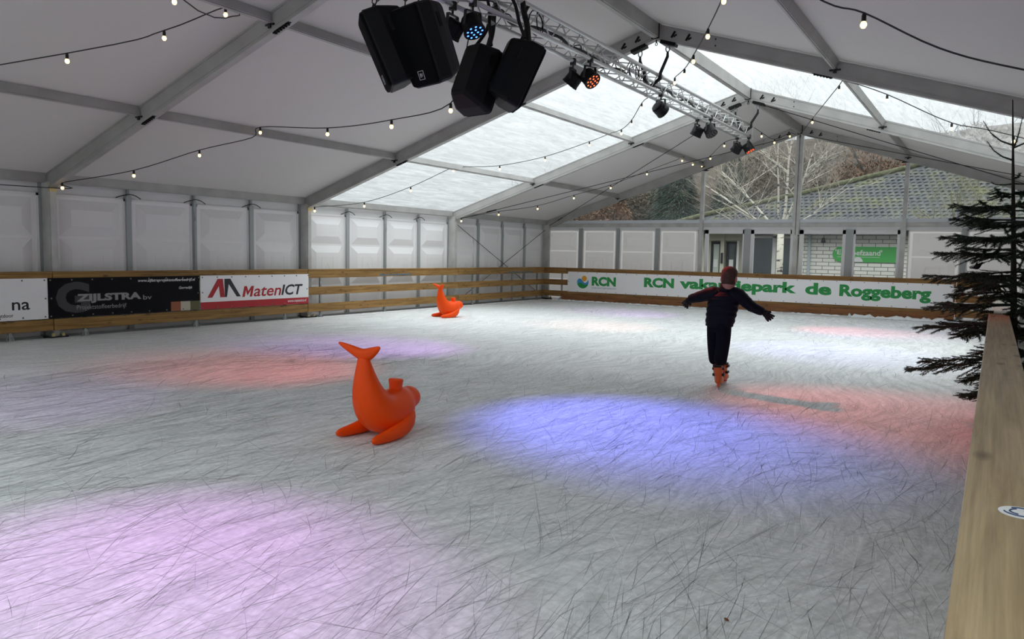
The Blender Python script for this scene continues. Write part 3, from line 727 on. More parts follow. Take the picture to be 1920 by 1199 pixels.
# long banner on the gable fence
YBN = YB-.05; FY = YBN-.006
e = empty('banner', (6.2, YBN, .27), 'long white banner with green RCN lettering on the gable fence', 'banner')
MB().box((1.195, FY, .275), (11.15, YBN, .868)).build('sheet', M['banner_w'], e)
def xw(px): return at(px, 545, 'y', FY).x
O = V((0, FY, 0))
def xt(body, x0, x1, z0, h, mt, bold=.02, nm='lettering', shear=0): return text_mb(body, V((x0, FY, z0)), UX, UZ, x1-x0, h, shear, bold, .0016).build(nm, mt, e)
cx, cz, R = 1.70, .575, .19
def disc(c, r, a0, a1, n=24): return [(c[0]+r*math.cos(a0+(a1-a0)*k/n), c[1]+r*math.sin(a0+(a1-a0)*k/n)) for k in range(n+1)]
poly(disc((cx, cz), R, PI*.93, PI*2.12) + [(cx+.13, cz+.0), (cx+.07, cz-.03), (cx, cz+.02), (cx-.06, cz+.09), (cx-.13, cz+.1)], M['p_blue'], 'emblem', e, UX, O)
poly(disc((cx, cz), R*1.0, PI*1.12, PI*1.88) + [(cx+.10, cz-.07), (cx+.04, cz-.08), (cx-.05, cz-.02), (cx-.12, cz-.02)], M['p_green'], 'emblem', e, UX, O, th=.002)
poly(disc((cx+.045, cz+.10), .085, 0, 2*PI*23/24, 23), M['p_orange'], 'emblem', e, UX, O, th=.002)
xt('RCN', 1.99, 2.76, .475, .27, M['p_green'], .055)
xt('VAKANTIEPARKEN', 1.99, 2.77, .395, .04, M['p_slate'], .01)
xt('RCN', 3.62, 4.50, .50, .275, M['p_green'], .055)
xt('vakantiepark', 4.66, 7.72, .425, .365, M['p_green'], .045)
xt('de', 7.93, 8.55, .495, .30, M['p_green'], .045)
xt('Roggeberg', 8.73, 10.71, .405, .375, M['p_green'], .045)
rivets([(1.22+.31*k, FY, z) for k in range(33) for z in (.30, .845)] + [(1.23, FY, .57), (11.12, FY, .57)], (0, -1, 0), e, .012)

# ------------------------------------------------------------------ lighting truss
tr = empty('lighting_truss', (7.43, -10.5, 3.9), 'silver aluminium lattice truss hung below the ridge', 'truss')
TX0, TX1, TY0, TY1 = 7.31, 7.55, -18.0, -4.72
def tz(y, hi): return 3.775 + .006*(y+13.5) + (.24 if hi else 0)
for x in (TX0, TX1):
    for hi in (0, 1):
        MB().tube([(x, TY0, tz(TY0, hi)), (x, TY1, tz(TY1, hi))], .025, 10).build('chord', M['truss'], tr, smooth=True)
lat = MB(); n = 0; y = TY0
step = .245
while y < TY1-.1:
    y2 = min(y+step, TY1); f = n % 2
    for x in (TX0, TX1): lat.tube([(x, y, tz(y, f)), (x, y2, tz(y2, 1-f))], .0085, 5)
    for hi in (0, 1):
        a, b_ = (TX0, TX1) if f else (TX1, TX0); lat.tube([(a, y, tz(y, hi)), (b_, y2, tz(y2, hi))], .0085, 5)
    n += 1; y = y2
lat.build('bracing_lattice', M['truss'], tr, smooth=True)
for ye in (TY1, -9.72, -14.7):
    t = MB()
    for x in (TX0, TX1):
        for hi in (0, 1): t.tube([(x, ye-.05, tz(ye, hi)), (x, ye+.05, tz(ye, hi))], .031, 10)
    if ye == TY1:
        for hi in (0, 1): t.tube([(TX0, ye, tz(ye, hi)), (TX1, ye, tz(ye, hi))], .012, 6)
        for x in (TX0, TX1): t.tube([(x, ye, tz(ye, 0)), (x, ye, tz(ye, 1))], .012, 6)
    t.build('coupler_frame' if ye == TY1 else 'coupler_ring', M['truss'], tr)
# cables laid in the truss
rnd = random.Random(3)
for k, lab in enumerate(('thick black power cable lying inside the truss', 'thin black signal cable looping through the truss')):
    pts = []; y = -17.5
    while y < -5.0:
        pts.append((7.43+rnd.uniform(-.08, .08), y, tz(y, 0)+rnd.uniform(.04, .12) + (.03*k))); y += .32 if k == 0 else .22
    tag(MB().tube(catmull(pts, 4), .018 if k == 0 else .007, 6).build('power_cable', M['cable']), lab, 'cable')
# coils of spare cable
for k, (y0, lab) in enumerate(((-13.3, 'coil of black cable dangling from the truss beside the speakers'), (-10.6, 'coil of black cable on the truss above the red lamp'))):
    pts = [(7.5+.05*math.sin(a*.5), y0+.11*math.cos(a), tz(y0, 1)-.1+.13*math.sin(a)) for a in [j*PI/6 for j in range(0, 28)]]
    tag(MB().tube(pts, .007, 5).build('cable_coil', M['cable']), lab, 'cable')

# slings between ridge and truss at the two frames
def sling(y, x, xt_, lab):
    zt = zc(x)-.235; e = empty('rigging_sling', (x, y, zt), lab, 'sling', 'slings holding the truss under the ridge')
    MB().bar((x-.13*(1 if x < 7.5 else -1), y, zc(x-.13*(1 if x < 7.5 else -1))-.25), (x+.1*(1 if x < 7.5 else -1), y, zc(x+.1*(1 if x < 7.5 else -1))-.25), .12, .05, (0, 0, 1)).build('clamp', M['black'], e)
    MB().tube([(x+.03*math.cos(a), y, zt-.09+.045*math.sin(a)) for a in [j*PI/6 for j in range(13)]], .009, 6).build('shackle', M['steel'], e)
    pts = [V((x, y, zt-.13)), V((x, y, zt-.2)), V((xt_, y, tz(y, 1)+.03)), V((xt_, y, tz(y, 1)-.05)), V((7.43, y-.02, tz(y, 0)+.08)), V((7.43+(7.43-xt_)*.6, y, tz(y, 0)+.10))]
    MB().tube(pts, [.016, .024, .026, .03, .028, .02], 6).build('strap', M['strap'], e)
sling(-9.88, 7.25, 7.33, 'black strap sling nearer the side wall, above the middle of the truss')
sling(-9.88, 7.68, 7.58, 'twisted black strap sling nearer the spruce, above the middle of the truss')
sling(-4.94, 7.25, 7.33, 'black strap sling nearer the side wall, above the far end of the truss')
sling(-4.94, 7.70, 7.58, 'black strap sling nearer the spruce, above the far end of the truss')

# LED par cans
def par_can(x, y, target, lab, colour, lit, power, size, lens_on):
    """flat LED par on a yoke under a bottom chord; its beam is the lamp's own"""
    zch = tz(y, 0); c = V((x, y, zch-.235)); d = (V(target)-c).normalized()
    e = empty('stage_light', (x, y, zch), lab, 'stage light', 'stage lights under the truss')
    t = MB(); t.box((x-.03, y-.025, zch-.05), (x+.03, y+.025, zch+.03)); t.tube([(x, y, zch-.05), (x, y, zch-.10)], .012); t.build('clamp', M['blackm'], e)
    h = d.cross(UZ); h = h.normalized() if h.length > .05 else V((1, 0, 0))
    t = MB(); top = V((x, y, zch-.095))
    t.bar(top-h*.09, top+h*.09, .035, .008)
    for s in (-1, 1): t.bar(top+h*(.09*s), c+h*(.108*s), .035, .008, h)
    t.build('yoke', M['blackm'], e)
    rot = d.to_track_quat('Z', 'Y').to_matrix().to_4x4(); mt = Matrix.Translation(c) @ rot
    hs = MB().lathe([(.05, -.10), (.085, -.095), (.098, -.07), (.102, .045), (.108, .05), (.108, .07), (.098, .072)], 20, mt).build('housing', M['black'], e, smooth=False)
    MB().lathe([(.097, .060), (.097, .066)], 20, mt).build('lens', M['led_off'] if not lens_on else M['face_'+colour], hs)
    t = MB()
    for r_, n_, o_ in ((.032, 4, .4), (.074, 9, 0)):
        for k in range(n_):
            a = 2*PI*k/n_+o_; t.lathe([(.011, .066), (.011, .072), (.006, .075)], 8, mt @ Matrix.Translation((r_*math.cos(a), r_*math.sin(a), 0)))
    t.build('led_stud', M['led_'+colour] if lens_on else M['led_dim'], hs)
    ld = bpy.data.lights.new('beam', 'SPOT'); ld.energy = power; ld.color = lit; ld.spot_size = size*1.35; ld.spot_blend = 1.0; ld.shadow_soft_size = .09
    lo = bpy.data.objects.new('beam', ld); C.objects.link(lo); lo.parent = e
    lo.matrix_local = Matrix.Translation(c + d*.09 - e.location) @ (-d).to_track_quat('Z', 'Y').to_matrix().to_4x4()
for n_, cc, es in (('blue', (.01, .06, 1), 5), ('red', (1, .03, .01), 5)):
    M['led_'+n_] = simple('led_'+n_, cc, .3, emit=((.06, .22, 1) if n_ == 'blue' else (1, .10, .02)), es=2.2)
    M['face_'+n_] = simple('lamp_face_'+n_, (.02, .02, .02), .3, emit=cc, es=.35)
M['led_off'] = simple('dark_lens', (.03, .03, .032), .25); M['led_dim'] = simple('unlit_led', (.10, .10, .10), .3)
BL, RD, PU, MG = (.16, .18, 1), (1, .10, .09), (.62, .22, 1), (.85, .28, 1)
PW = .56
par_can(7.55, -14.6, (9.5, -15.07, 0), 'black stage light shining blue, between the two pairs of loudspeakers', 'blue', BL, 900*PW, .62, True)
par_can(7.31, -14.6, (4.78, -14.9, 0), 'dark stage light half hidden behind the loudspeaker with the logo', 'red', RD, 330*PW, .60, False)
par_can(7.55, -12.1, (11.4, -13.2, 0), 'black stage light shining red, in the middle of the truss', 'red', RD, 480*PW, .55, True)
par_can(7.31, -12.1, (4.4, -12.6, 0), 'dark stage light turned away beside the red one in mid-truss', 'red', PU, 420*PW, .55, False)
par_can(7.55, -9.75, (10.3, -4.6, 0), 'single dark stage light below the twisted strap sling', 'blue', BL, 330*PW, .40, False)
par_can(7.55, -7.4, (9.9, -8.6, 0), 'stage light with unlit round lens facing the camera, second pair from the truss end', 'blue', (.35, .35, 1), 300*PW, .6, False)
par_can(7.31, -7.4, (5.4, -7.3, 0), 'dark stage light turned to the side wall, second pair from the truss end', 'red', (1, .45, .30), 200*PW, .6, False)
par_can(7.55, -4.95, (9.7, -4.8, 0), 'stage light glowing red at the far end of the truss', 'red', RD, 330*PW, .5, True)
par_can(7.31, -4.95, (4.6, -3.9, 0), 'dark stage light on the far end of the truss beside the glowing red one', 'red', PU, 280*PW, .5, False)
par_can(7.55, -17.2, (9.1, -19.2, 0), 'stage light on the near end of the truss throwing a violet pool', 'blue', MG, 380*PW, .62, False)
par_can(7.31, -17.2, (4.7, -17.5, 0), 'stage light on the near end of the truss turned to the side wall', 'blue', PU, 90*PW, .6, False)

# ------------------------------------------------------------------ loudspeakers
def speaker(c, yaw, tilt, lab, logo, hang):
    """front faces local -Y before turning; tilt tips the face downwards"""
    e = empty('loudspeaker', c, lab, 'loudspeaker', 'loudspeakers hanging from the truss')
    R_ = Matrix.Rotation(yaw, 4, 'Z') @ Matrix.Rotation(tilt, 4, 'X'); T = Matrix.Translation(c) @ R_
    w, h, d = .39, .68, .36
    def ring(y, ww, hh, rr):
        pts = []
        for cx_, cz_, a0 in ((1, 1, 0), (-1, 1, PI/2), (-1, -1, PI), (1, -1, 1.5*PI)):
            for k in range(4):
                a = a0+PI/2*k/3; pts.append(T @ V((cx_*(ww/2-rr)+rr*math.cos(a), y, cz_*(hh/2-rr)+rr*math.sin(a))))
        return pts
    MB().loft([ring(-d/2+.012, w-.03, h-.03, .035), ring(-d/2+.03, w, h, .045), ring(-.02, w, h*.99, .045), ring(d/2-.10, w*.80, h*.93, .05), ring(d/2-.02, w*.58, h*.88, .05), ring(d/2, w*.5, h*.82, .04)]).build('cabinet', M['black'], e, smooth=False)
    MB().loft([ring(-d/2+.014, w-.02, h-.02, .04), ring(-d/2-.004, w-.03, h-.03, .04), ring(-d/2-.012, w-.07, h-.07, .03)]).build('grille', M['grille'], e)
    O_ = T @ V((.0, -d/2-.0125, -.235)); U_ = (T.to_3x3() @ V((1, 0, 0))); V_ = (T.to_3x3() @ V((0, 0, 1))); N_ = U_.cross(V_)
    if logo:
        t = text_mb('EV', O_ - U_*.019 - V_*.016, U_, V_, .038, .032, 0, .03, .0015)
        q = .036
        for a, b_ in (((-q, -q), (q, -q)), ((q, -q), (q, q)), ((q, q), (-q, q)), ((-q, q), (-q, -q))):
            t.bar(O_+U_*a[0]+V_*a[1]+N_*.002, O_+U_*b_[0]+V_*b_[1]+N_*.002, .004, .003, N_)
        t.build('logo_badge', M['logo'], e)
    for s in (-1, 1): MB().mbox(T, (s*w*.42-.02, .02, .10), (s*w*.42+.02, .05, .22)).build('handle', M['black'], e)
    return T, e
def chain(p, q, lab, n=9):
    p, q = V(p), V(q); e = MB(); d = (q-p)/n
    a = d.normalized().orthogonal(); b_ = d.normalized().cross(a)
    for k in range(n):
        c = p+d*(k+.5); s = a if k % 2 else b_
        e.tube([c + d*(.62*math.cos(t*PI/4)) + s*(.014*math.sin(t*PI/4)) for t in range(9)], .005, 5)
    tag(e.build('chain', M['blackm']), lab, 'chain', 'chains and straps holding the loudspeakers')
def strap(pts, r, lab): tag(MB().tube(catmull(pts, 4), r, 6).build('hanging_strap', M['strap']), lab, 'strap', 'chains and straps holding the loudspeakers')
TL = math.radians(24)
T1, _ = speaker(at(737, 88, 'x', 7.28), math.radians(-45), TL, 'outer black loudspeaker of the chain-hung pair, turned to the side wall', True, 'c')
T2, _ = speaker(at(805, 80, 'x', 7.62), math.radians(-14), TL, 'black loudspeaker with the square logo facing the rink, hung on chains', True, 'c')
T3, _ = speaker(at(893, 147, 'x', 7.28), math.radians(172), TL, 'black loudspeaker seen from behind on straps, the one turned to the side wall', False, 's')
T4, _ = speaker(at(963, 138, 'x', 7.62), math.radians(136), TL, 'black loudspeaker seen from behind on straps, the one turned to the spruce', False, 's')
for T, nm in ((T1, 'outer'), (T2, 'logo-bearing')):
    for s, w2 in ((-1, 'side-wall'), (1, 'rink')):
        p = T @ V((s*.10, -.06, .335)); q = V((7.31 if nm == 'outer' else 7.55, p.y+.05*s, tz(p.y, 0)))
        chain(p, q, 'black chain on the %s side of the %s loudspeaker' % (w2, nm), max(5, int((q-p).length/.045)))
for T, nm in ((T3, 'side-wall'), (T4, 'spruce')):
    for s in (-1, 0, 1):
        p = T @ V((s*.13, -.02+.08*abs(s), .33)); q = V((7.31 if nm == 'side-wall' else 7.55, p.y+.09*s+.15, tz(p.y, 1)))
        strap([p, p.lerp(q, .4)+V((.02*s, .03, 0)), p.lerp(q, .75)+V((0, -.03*s, 0)), q], .018 if s else .03, 'black webbing strap, %s strand above the loudspeaker turned to the %s' % ({-1: 'first', 0: 'thick middle', 1: 'last'}[s], nm))

# ------------------------------------------------------------------ festoon lights
def bulb_part(parent, p, tilt=(0, 0, 0)):
    p = V(p)
    b_ = MB().lathe([(.004, -.096), (.014, -.092), (.022, -.078), (.0225, -.066), (.016, -.052), (.012, -.047)], 10, Matrix.Translation(p)).build('bulb', M['bulb'], parent, smooth=True)
    MB().lathe([(.0135, -.050), (.0155, -.045), (.0155, -.010), (.012, .004), (.008, .010)], 8, Matrix.Translation(p)).build('socket', M['cable'], b_)
def festoon(lab, segs):
    """segs: (start, end, [photo points of the bulbs], [extra cable photo points (after index, px, py)])"""
    e = empty('festoon_light', segs[0][0], lab, 'string lights', 'festoon light strings under the tent roof')
    path = []; bl = []
    for a, b_, bulbs in segs:
        a, b_ = V(a), V(b_)
        if not path or (path[-1]-a).length > .01: path.append(a)
        for q in bulbs:
            if len(q) > 2: path.append(atv(q[0], q[1], a, b_)); continue
            p = atv(q[0], q[1], a, b_) + V((0, 0, .072)); bl.append(p); path.append(p + V((0, 0, .008)))
        path.append(b_)
    MB().tube(catmull(path, 5), .0065, 5).build('cable', M['cable'], e)
    for p in bl: bulb_part(e, p)
def pl(x, y, dz=.16): return V((x, y, zc(x)-dz))
PA = at(85, 352, 'x', .26); PB_ = at(585, 388, 'x', .26); PC = at(855, 411, 'x', .26)
tA = pl(5, -15.3); tP = pl(2.5, -13.1); trS = V((7.33, -14.25, 4.03))
festoon('string lights sagging from the near roof frame up to the upper purlin', [
    (V((.26, -19.7, 2.15)), tA, [(126, 115), (308, 72), (423, 28)]),
    (tA, V((7.3, -19.7, 4.4)), [(327, 4)])])
festoon('string lights from the black-banner post along the side slope to the loudspeakers', [
    (V((.26, -19.7, 2.15)), PA, []),
    (PA, tP, [(117, 353), (251, 330), (374, 292)]),
    (tP, trS, [(488, 249), (614, 252), (734, 238), (845, 208), (873, 116)])])
tQ = at(866, 313, 'x', 2.5); tR = at(1143, 251, 'x', 5.0); tT = V((7.31, -9.6, 3.80))
festoon('string lights crossing under the clear roof from the banner post to the mid-truss', [
    (PB_, tQ, [(590, 396), (683, 387), (770, 358), (850, 321)]),
    (tQ, tR, [(937, 318), (1022, 301), (1105, 273)]),
    (tR, tT, [(1165, 251), (1184, 234), (1203, 203)]),
    (V((7.55, -9.3, 4.03)), V((9.6, -13.6, 3.9)), [(1265, 156), (1283, 141), (1300, 116), (1327, 69), (1357, 3)])])
tU = at(1279, 296, 'x', 5.0); tV_ = at(1316, 306, 'y', -.2); tW = V((7.31, -4.72, 3.84))
rD = V((7.5, -.25, zc(7.5)-.26)); tX = at(1584, 152, 'y', -9.7)
festoon('string lights climbing the white end bay to the gable rafter and the truss end', [
    (PC, tU, [(865, 415), (935, 403), (1008, 392), (1076, 372), (1145, 353), (1213, 327), (1279, 302)]),
    (tU, tV_, [(1299, 309), (1316, 312)]),
    (tV_, tW, [(1332, 298), (1358, 274)])])
festoon('string lights from the truss end over the gable ridge to the spruce-side slope', [
    (V((7.55, -4.72, 4.06)), rD, [(1428, 256), (1452, 268), (1481, 256)]),
    (rD, tX, [(1523, 230), (1573, 171)]),
    (tX, V((14.7, -6.5, 2.35)), [(1663, 189), (1784, 242), (1900, 266)])])
sA, sB = at(1390, -85, 'y', -14.9), at(2250, 190, 'y', -14.91)
festoon('thick string light cable with one bulb close overhead', [
    (sA, sB, [(1545, 3, 0), (1619, 47), (1760, 90, 0), (1915, 130, 0)])])

# ------------------------------------------------------------------ skating-aid orcas
def orca(loc, yaw, lab):
    e = empty('skating_aid', (0, 0, 0), lab, 'skating aid', 'orange whale-shaped skating aids')
    #  y, z, half width, half height, tangent angle (0 = +Y, 90 = up seen backwards)
    S = [(.290, .240, .020, .020, 0), (.277, .242, .055, .050, 0), (.243, .250, .084, .080, 0), (.198, .247, .094, .094, -5), (.168, .234, .094, .098, -8), (.138, .208, .130, .134, -5),
         (.085, .185, .162, .162, 0), (.02, .172, .176, .168, 4), (-.07, .175, .182, .172, 18), (-.155, .205, .174, .168, 38), (-.212, .285, .150, .128, 62), (-.244, .37, .120, .104, 75),
         (-.260, .45, .094, .080, 83), (-.270, .53, .068, .056, 88), (-.275, .58, .053, .042, 90), (-.278, .615, .050, .034, 92)]
    rings = []
    for y, z, rx, rz, a in S:
        a = math.radians(a); t = V((0, -math.cos(a), math.sin(a))); nrm = V((0, math.sin(a), math.cos(a)))
        rings.append([V((rx*math.cos(2*PI*k/20), 0, 0)) + V((0, y, z)) + nrm*(rz*math.sin(2*PI*k/20)) for k in range(20)])
    MB().loft(rings).build('body', M['orange'], e, smooth=True, sub=1)
    # tail flukes: one swept crescent of lens section
    def lens(c, u, nn, L_, th): return [c + u*(L_*math.cos(2*PI*k/10)) + nn*(th*math.sin(2*PI*k/10)) for k in range(10)]
    rg = []
    for s in (-1.0, -.93, -.75, -.5, -.25, 0, .25, .5, .75, .93, 1.0):
        x = .212*s; z = .615 + .085*abs(s)**1.15; y = -.275 - .05*abs(s)**1.5
        ch = .046*(1-abs(s)**1.5)+.013; th = .028*(1-abs(s)**1.6)+.009
        if abs(s) == 1: ch, th = .006, .005
        rg.append(lens(V((x, y, z)), V((0, -.45, .9)), V((0, .9, .45)), ch, th))
    MB().loft(rg).build('tail_fluke', M['orange'], e, smooth=True, sub=1)
    for s in (-1, 1):
        P = [(.115, .12, .15), (.150, .03, .095), (.168, -.08, .058), (.178, -.20, .042), (.183, -.30, .036), (.185, -.355, .034), (.185, -.372, .034)]
        wd_ = [.080, .085, .078, .064, .052, .036, .010]; hh = [.09, .08, .062, .047, .038, .028, .010]
        rg = []
        for k, p in enumerate(P):
            rg.append([V((p[0]*s, p[1], p[2])) + V((wd_[k]*.7*math.cos(2*PI*j/12), 0, hh[k]*math.sin(2*PI*j/12))) for j in range(12)])
        MB().loft(rg).build('flipper', M['orange'], e, smooth=True, sub=1)
    t = MB(); rg = []
    for z, w, d in ((.30, .056, .045), (.335, .050, .036), (.36, .050, .034), (.395, .056, .038), (.407, .055, .036), (.411, .045, .028)):
        rg.append([V((w*math.copysign(abs(math.cos(a))**.5, math.cos(a)), .055+d*math.copysign(abs(math.sin(a))**.5, math.sin(a)), z)) for a in [2*PI*j/16 for j in range(16)]])
    t.loft(rg).build('hand_grip', M['orange'], e, smooth=True)
    e.location = loc; e.rotation_euler = (0, 0, yaw); return e
orca((8.13, -16.40, 0.002), math.radians(-3), 'orange whale-shaped skating aid in the middle of the ice')
orca((2.21, -7.76, 0.002), math.radians(-20), 'orange whale-shaped skating aid by the board fence under the clear roof')

# ------------------------------------------------------------------ the skater
def skater():
    e = empty('person', (9.55, -12.85, 0), 'child in dark jacket and orange skates gliding away with arms spread', 'person')
    Y0 = -12.85
    P = lambda px, py, dy=0: at(px, py, 'y', Y0+dy)
    hip = P(1348, 606); chest = P(1357, 568); nk = P(1362, 546); nk2 = P(1364, 538)
    sl, sr = P(1335, 551, -.0), P(1382, 553, .0)
    el, hl, wl_ = P(1307, 558, .03), P(1284, 567, .06), P(1293, 561, .05)
    er, wrr, hr = P(1409, 575, .04), P(1432, 586, .08), P(1440, 591, .09)
    lh, rh = P(1340, 613, .02), P(1357, 613, -.02); lk, rk = P(1340, 650, .07), P(1354, 651, -.01); la, ra = P(1341, 688, .12), P(1350, 690, -.02)
    lt, rtoe = P(1343, 716, .25), P(1351, 722, .12)
    # body (one skin): neck, trunk, limbs; head joined by remesh
    vs = [hip, chest, nk, nk2, sl, el, wl_, sr, er, wrr, lh, lk, la, rh, rk, ra, lt, rtoe]
    ed = [(0, 1), (1, 2), (2, 3), (2, 4), (4, 5), (5, 6), (2, 7), (7, 8), (8, 9), (0, 10), (10, 11), (11, 12), (0, 13), (13, 14), (14, 15), (12, 16), (15, 17)]
    rd = [.06, .075, .045, .042, .04, .03, .022, .04, .03, .022, .05, .04, .03, .05, .04, .03, .02, .02]
    body = skin('body', vs, ed, rd, M['skin'], e, 1)
    hc = P(1367, 523); hm = MB()
    prof = [(.012, -.125), (.045, -.115), (.062, -.085), (.072, -.04), (.079, .0), (.081, .04), (.076, .075), (.055, .105), (.025, .12), (.004, .123)]
    fy = Matrix.Rotation(math.radians(-6), 4, 'Z')
    HM = Matrix.Translation(hc) @ fy @ Matrix.Rotation(math.radians(-8), 4, 'X')
    t = MB().lathe(prof, 20, HM @ Matrix.Diagonal((.98, 1.16, 1, 1))); hm.add(t.v, t.f)
    t = MB().sphere((0, .098, -.02), .02, 8, 6, (.7, 1, 1.3)); hm.add([HM @ V(x) for x in t.v], t.f)
    for s in (-1, 1):
        t = MB().sphere((s*.081, -.005, -.01), .03, 8, 6, (.35, .65, 1.1)); hm.add([HM @ V(x) for x in t.v], t.f)
    t = MB().sphere((0, .085, -.07), .03, 8, 6, (1.2, .5, .45)); hm.add([HM @ V(x) for x in t.v], t.f)
    ho = hm.build('head', M['skin'], e)
    bm_ = bmesh.new(); bm_.from_mesh(body.data); bm_.from_mesh(ho.data); bm_.to_mesh(body.data); bm_.free(); bpy.data.objects.remove(ho)
    md = body.modifiers.new('r', 'REMESH'); md.mode = 'VOXEL'; md.voxel_size = .009; md.use_smooth_shade = True
    ms = body.modifiers.new('s', 'SMOOTH'); ms.factor = .5; ms.iterations = 3
    bake(body); body.data.materials.clear(); body.data.materials.append(M['skin']); body.data.shade_smooth()
    for s in (-1, 1):
        t = MB().sphere((s*.032, .088, .012), .010, 8, 6); t.v = [HM @ V(x) for x in t.v]; t.build('eye', simple('eye_white', (.7, .7, .7), .3), body, smooth=True)
    # close-cropped hair: a shell over the crown and back of the head
    hv = MB(); n = 20; rings = []
    pr2 = [(.060, -.075), (.0735, -.05), (.0785, -.028), (.0815, .0), (.084, .04), (.080, .078), (.060, .110), (.03, .126), (.004, .130)]
    for r, z in pr2:
        ring = []
        for k in range(n):
            a = 2*PI*k/n; x, y = r*math.cos(a)*.99, r*math.sin(a)*1.17
            zz = z
            if math.sin(a) > .25 and z < .05: zz = .05 + .01*math.sin(a); x *= .97; y *= .97
            ring.append(HM @ V((x, y, zz)))
        rings.append(ring)
    hv.loft(rings).build('hair', M['hair'], e, smooth=True)
    # jacket: trunk with quilted rings, sleeves
    jb, jm, jc, jn = P(1348, 614), P(1352, 588), P(1357, 563), P(1362, 545)
    col = P(1363, 541)
    rg = []
    up_ = (jn-jb)
    for k in range(27):
        f = k/26; c = jb.lerp(jc, min(1, f/.62)) if f < .62 else jc.lerp(jn, (f-.62)/.38)
        w = .142 + .022*math.sin(f*PI) if f < .80 else .148*(1-((f-.80)/.20)**1.6*.55)
        if f < .1: w *= .95
        dp = w*.72
        q = (1 + .045*math.sin(k*PI*2/3.25))*(1.05 if k in (1, 2, 3) else 1)
        rg.append([c + V((w*q*math.cos(2*PI*j/20), dp*q*math.sin(2*PI*j/20), 0)) for j in range(20)])
    jk = MB().loft(rg).build('jacket', M['jacket'], e, smooth=True, sub=1)
    MB().loft([[c + V((r*math.cos(2*PI*j/16), r*.9*math.sin(2*PI*j/16), 0)) for j in range(16)] for c, r in ((jn-V((0, 0, .02)), .085), (jn+V((0, 0, .015)), .076), (col+V((0, 0, .05)), .070), (col+V((0, 0, .056)), .058))]).build('collar', M['jacket'], jk, smooth=True)
    def sleeve(pts, rads, nm):
        fine = catmull(pts, 5); N = len(fine); rr = []
        for i in range(N):
            f = i/(N-1)*(len(rads)-1); a = int(min(f, len(rads)-2)); r = rads[a]+(rads[a+1]-rads[a])*(f-a); rr.append(r*(1+.055*math.sin(i*2.2)))
        return MB().tube(fine, rr, 14).build(nm, M['jacket'], jk, smooth=True, sub=1)
    sleeve([P(1345, 553), sl, el, wl_], [.085, .078, .058, .045], 'sleeve')
    sleeve([P(1372, 555), sr, P(1395, 563, .02), er, wrr], [.088, .080, .066, .058, .043], 'sleeve')
    # trousers
    tv = [P(1348, 590), P(1348, 606), P(1340, 616, .02), P(1339, 645, .06), P(1340, 672, .10), P(1342, 684, .11), P(1357, 616, -.02), P(1355, 648, -.01), P(1351, 674, -.02), P(1350, 687, -.02)]
    skin('trousers', tv, [(0, 1), (1, 2), (2, 3), (3, 4), (4, 5), (1, 6), (6, 7), (7, 8), (8, 9)], [.10, .10, .088, .075, .068, .064, .088, .078, .072, .066], M['trouser'], e, 2)
    # gloves: palm + four fingers + thumb
    def glove(wr_, palm, spread, nm, dn):
        d = (palm-wr_).normalized(); sd = d.cross(V(dn)).normalized(); nn = sd.cross(d)
        v = [wr_-d*.02, wr_+d*.02, wr_+d*.05]; r = [.034, .036, .034]; ed_ = [(0, 1), (1, 2)]
        for k, (off, L_) in enumerate(((-.028, .055), (-.010, .064), (.009, .060), (.027, .048))):
            b0 = wr_+d*.062+sd*off; i0 = len(v)
            v += [b0, b0+d*L_*.45+sd*off*.25-nn*.006, b0+d*L_*.8+sd*off*.4-nn*.022]; r += [.014, .0125, .010]
            ed_ += [(2, i0), (i0, i0+1), (i0+1, i0+2)]
        i0 = len(v); v += [wr_+d*.03-sd*.036, wr_+d*.052-sd*.052-nn*.012]; r += [.015, .011]; ed_ += [(1, i0), (i0, i0+1)]
        skin(nm, v, ed_, r, M['glove'], e, 2)
    glove(wl_+(hl-wl_)*.1, P(1282, 575, .07), 1, 'glove', (.2, -1, .2))
    glove(wrr, P(1446, 599, .10), 1, 'glove', (.2, -1, -.2))
    # skates
    def skate(ank, yaw, lean, nm):
        s = MB(); T = Matrix.Translation(V((ank.x, ank.y, 0))) @ Matrix.Rotation(yaw, 4, 'Z') @ Matrix.Rotation(lean, 4, 'Y')
        def ov(cy, z, a, b_, n=14): return [T @ V((a*math.cos(2*PI*j/n), cy+b_*math.sin(2*PI*j/n), z)) for j in range(n)]
        s.loft([ov(.065, .062, .038, .125), ov(.065, .072, .046, .135), ov(.06, .095, .046, .128), ov(.035, .125, .044, .09), ov(.005, .155, .044, .062), ov(-.002, .20, .047, .058), ov(-.004, .235, .052, .062), ov(-.004, .245, .047, .056)])
        b0 = s.build(nm, M['skate'], e, smooth=True)
        h = MB(); h.mbox(T, (-.014, -.05, .03), (.014, -.0, .066)); h.mbox(T, (-.014, .11, .03), (.014, .16, .066)); h.mbox(T, (-.010, -.06, .022), (.010, .19, .036)); h.build('blade_holder', M['skate'], b0)
        MB().mbox(T, (-.002, -.07, 0.001), (.002, .20, .024)).build('blade', M['steel'], b0)
        for z in (.215, .15):
            MB().mbox(T, (.036, -.03, z-.012), (.060, .045, z+.012)).build('buckle', M['black'], b0); MB().mbox(T, (-.060, -.02, z-.012), (-.036, .04, z+.012)).build('buckle', M['black'], b0)
        c_ = MB().loft([ov(-.003, .232, .055, .064), ov(-.003, .25, .056, .065)]).build('cuff_liner', M['black'], b0)
    g = P(1349, 729, 0)
    skate(V((9.545, -12.84, 0)), math.radians(12), math.radians(-4), 'ice_skate')
    skate(V((9.50, -12.60, 0)), math.radians(2), math.radians(2), 'ice_skate')
skater()

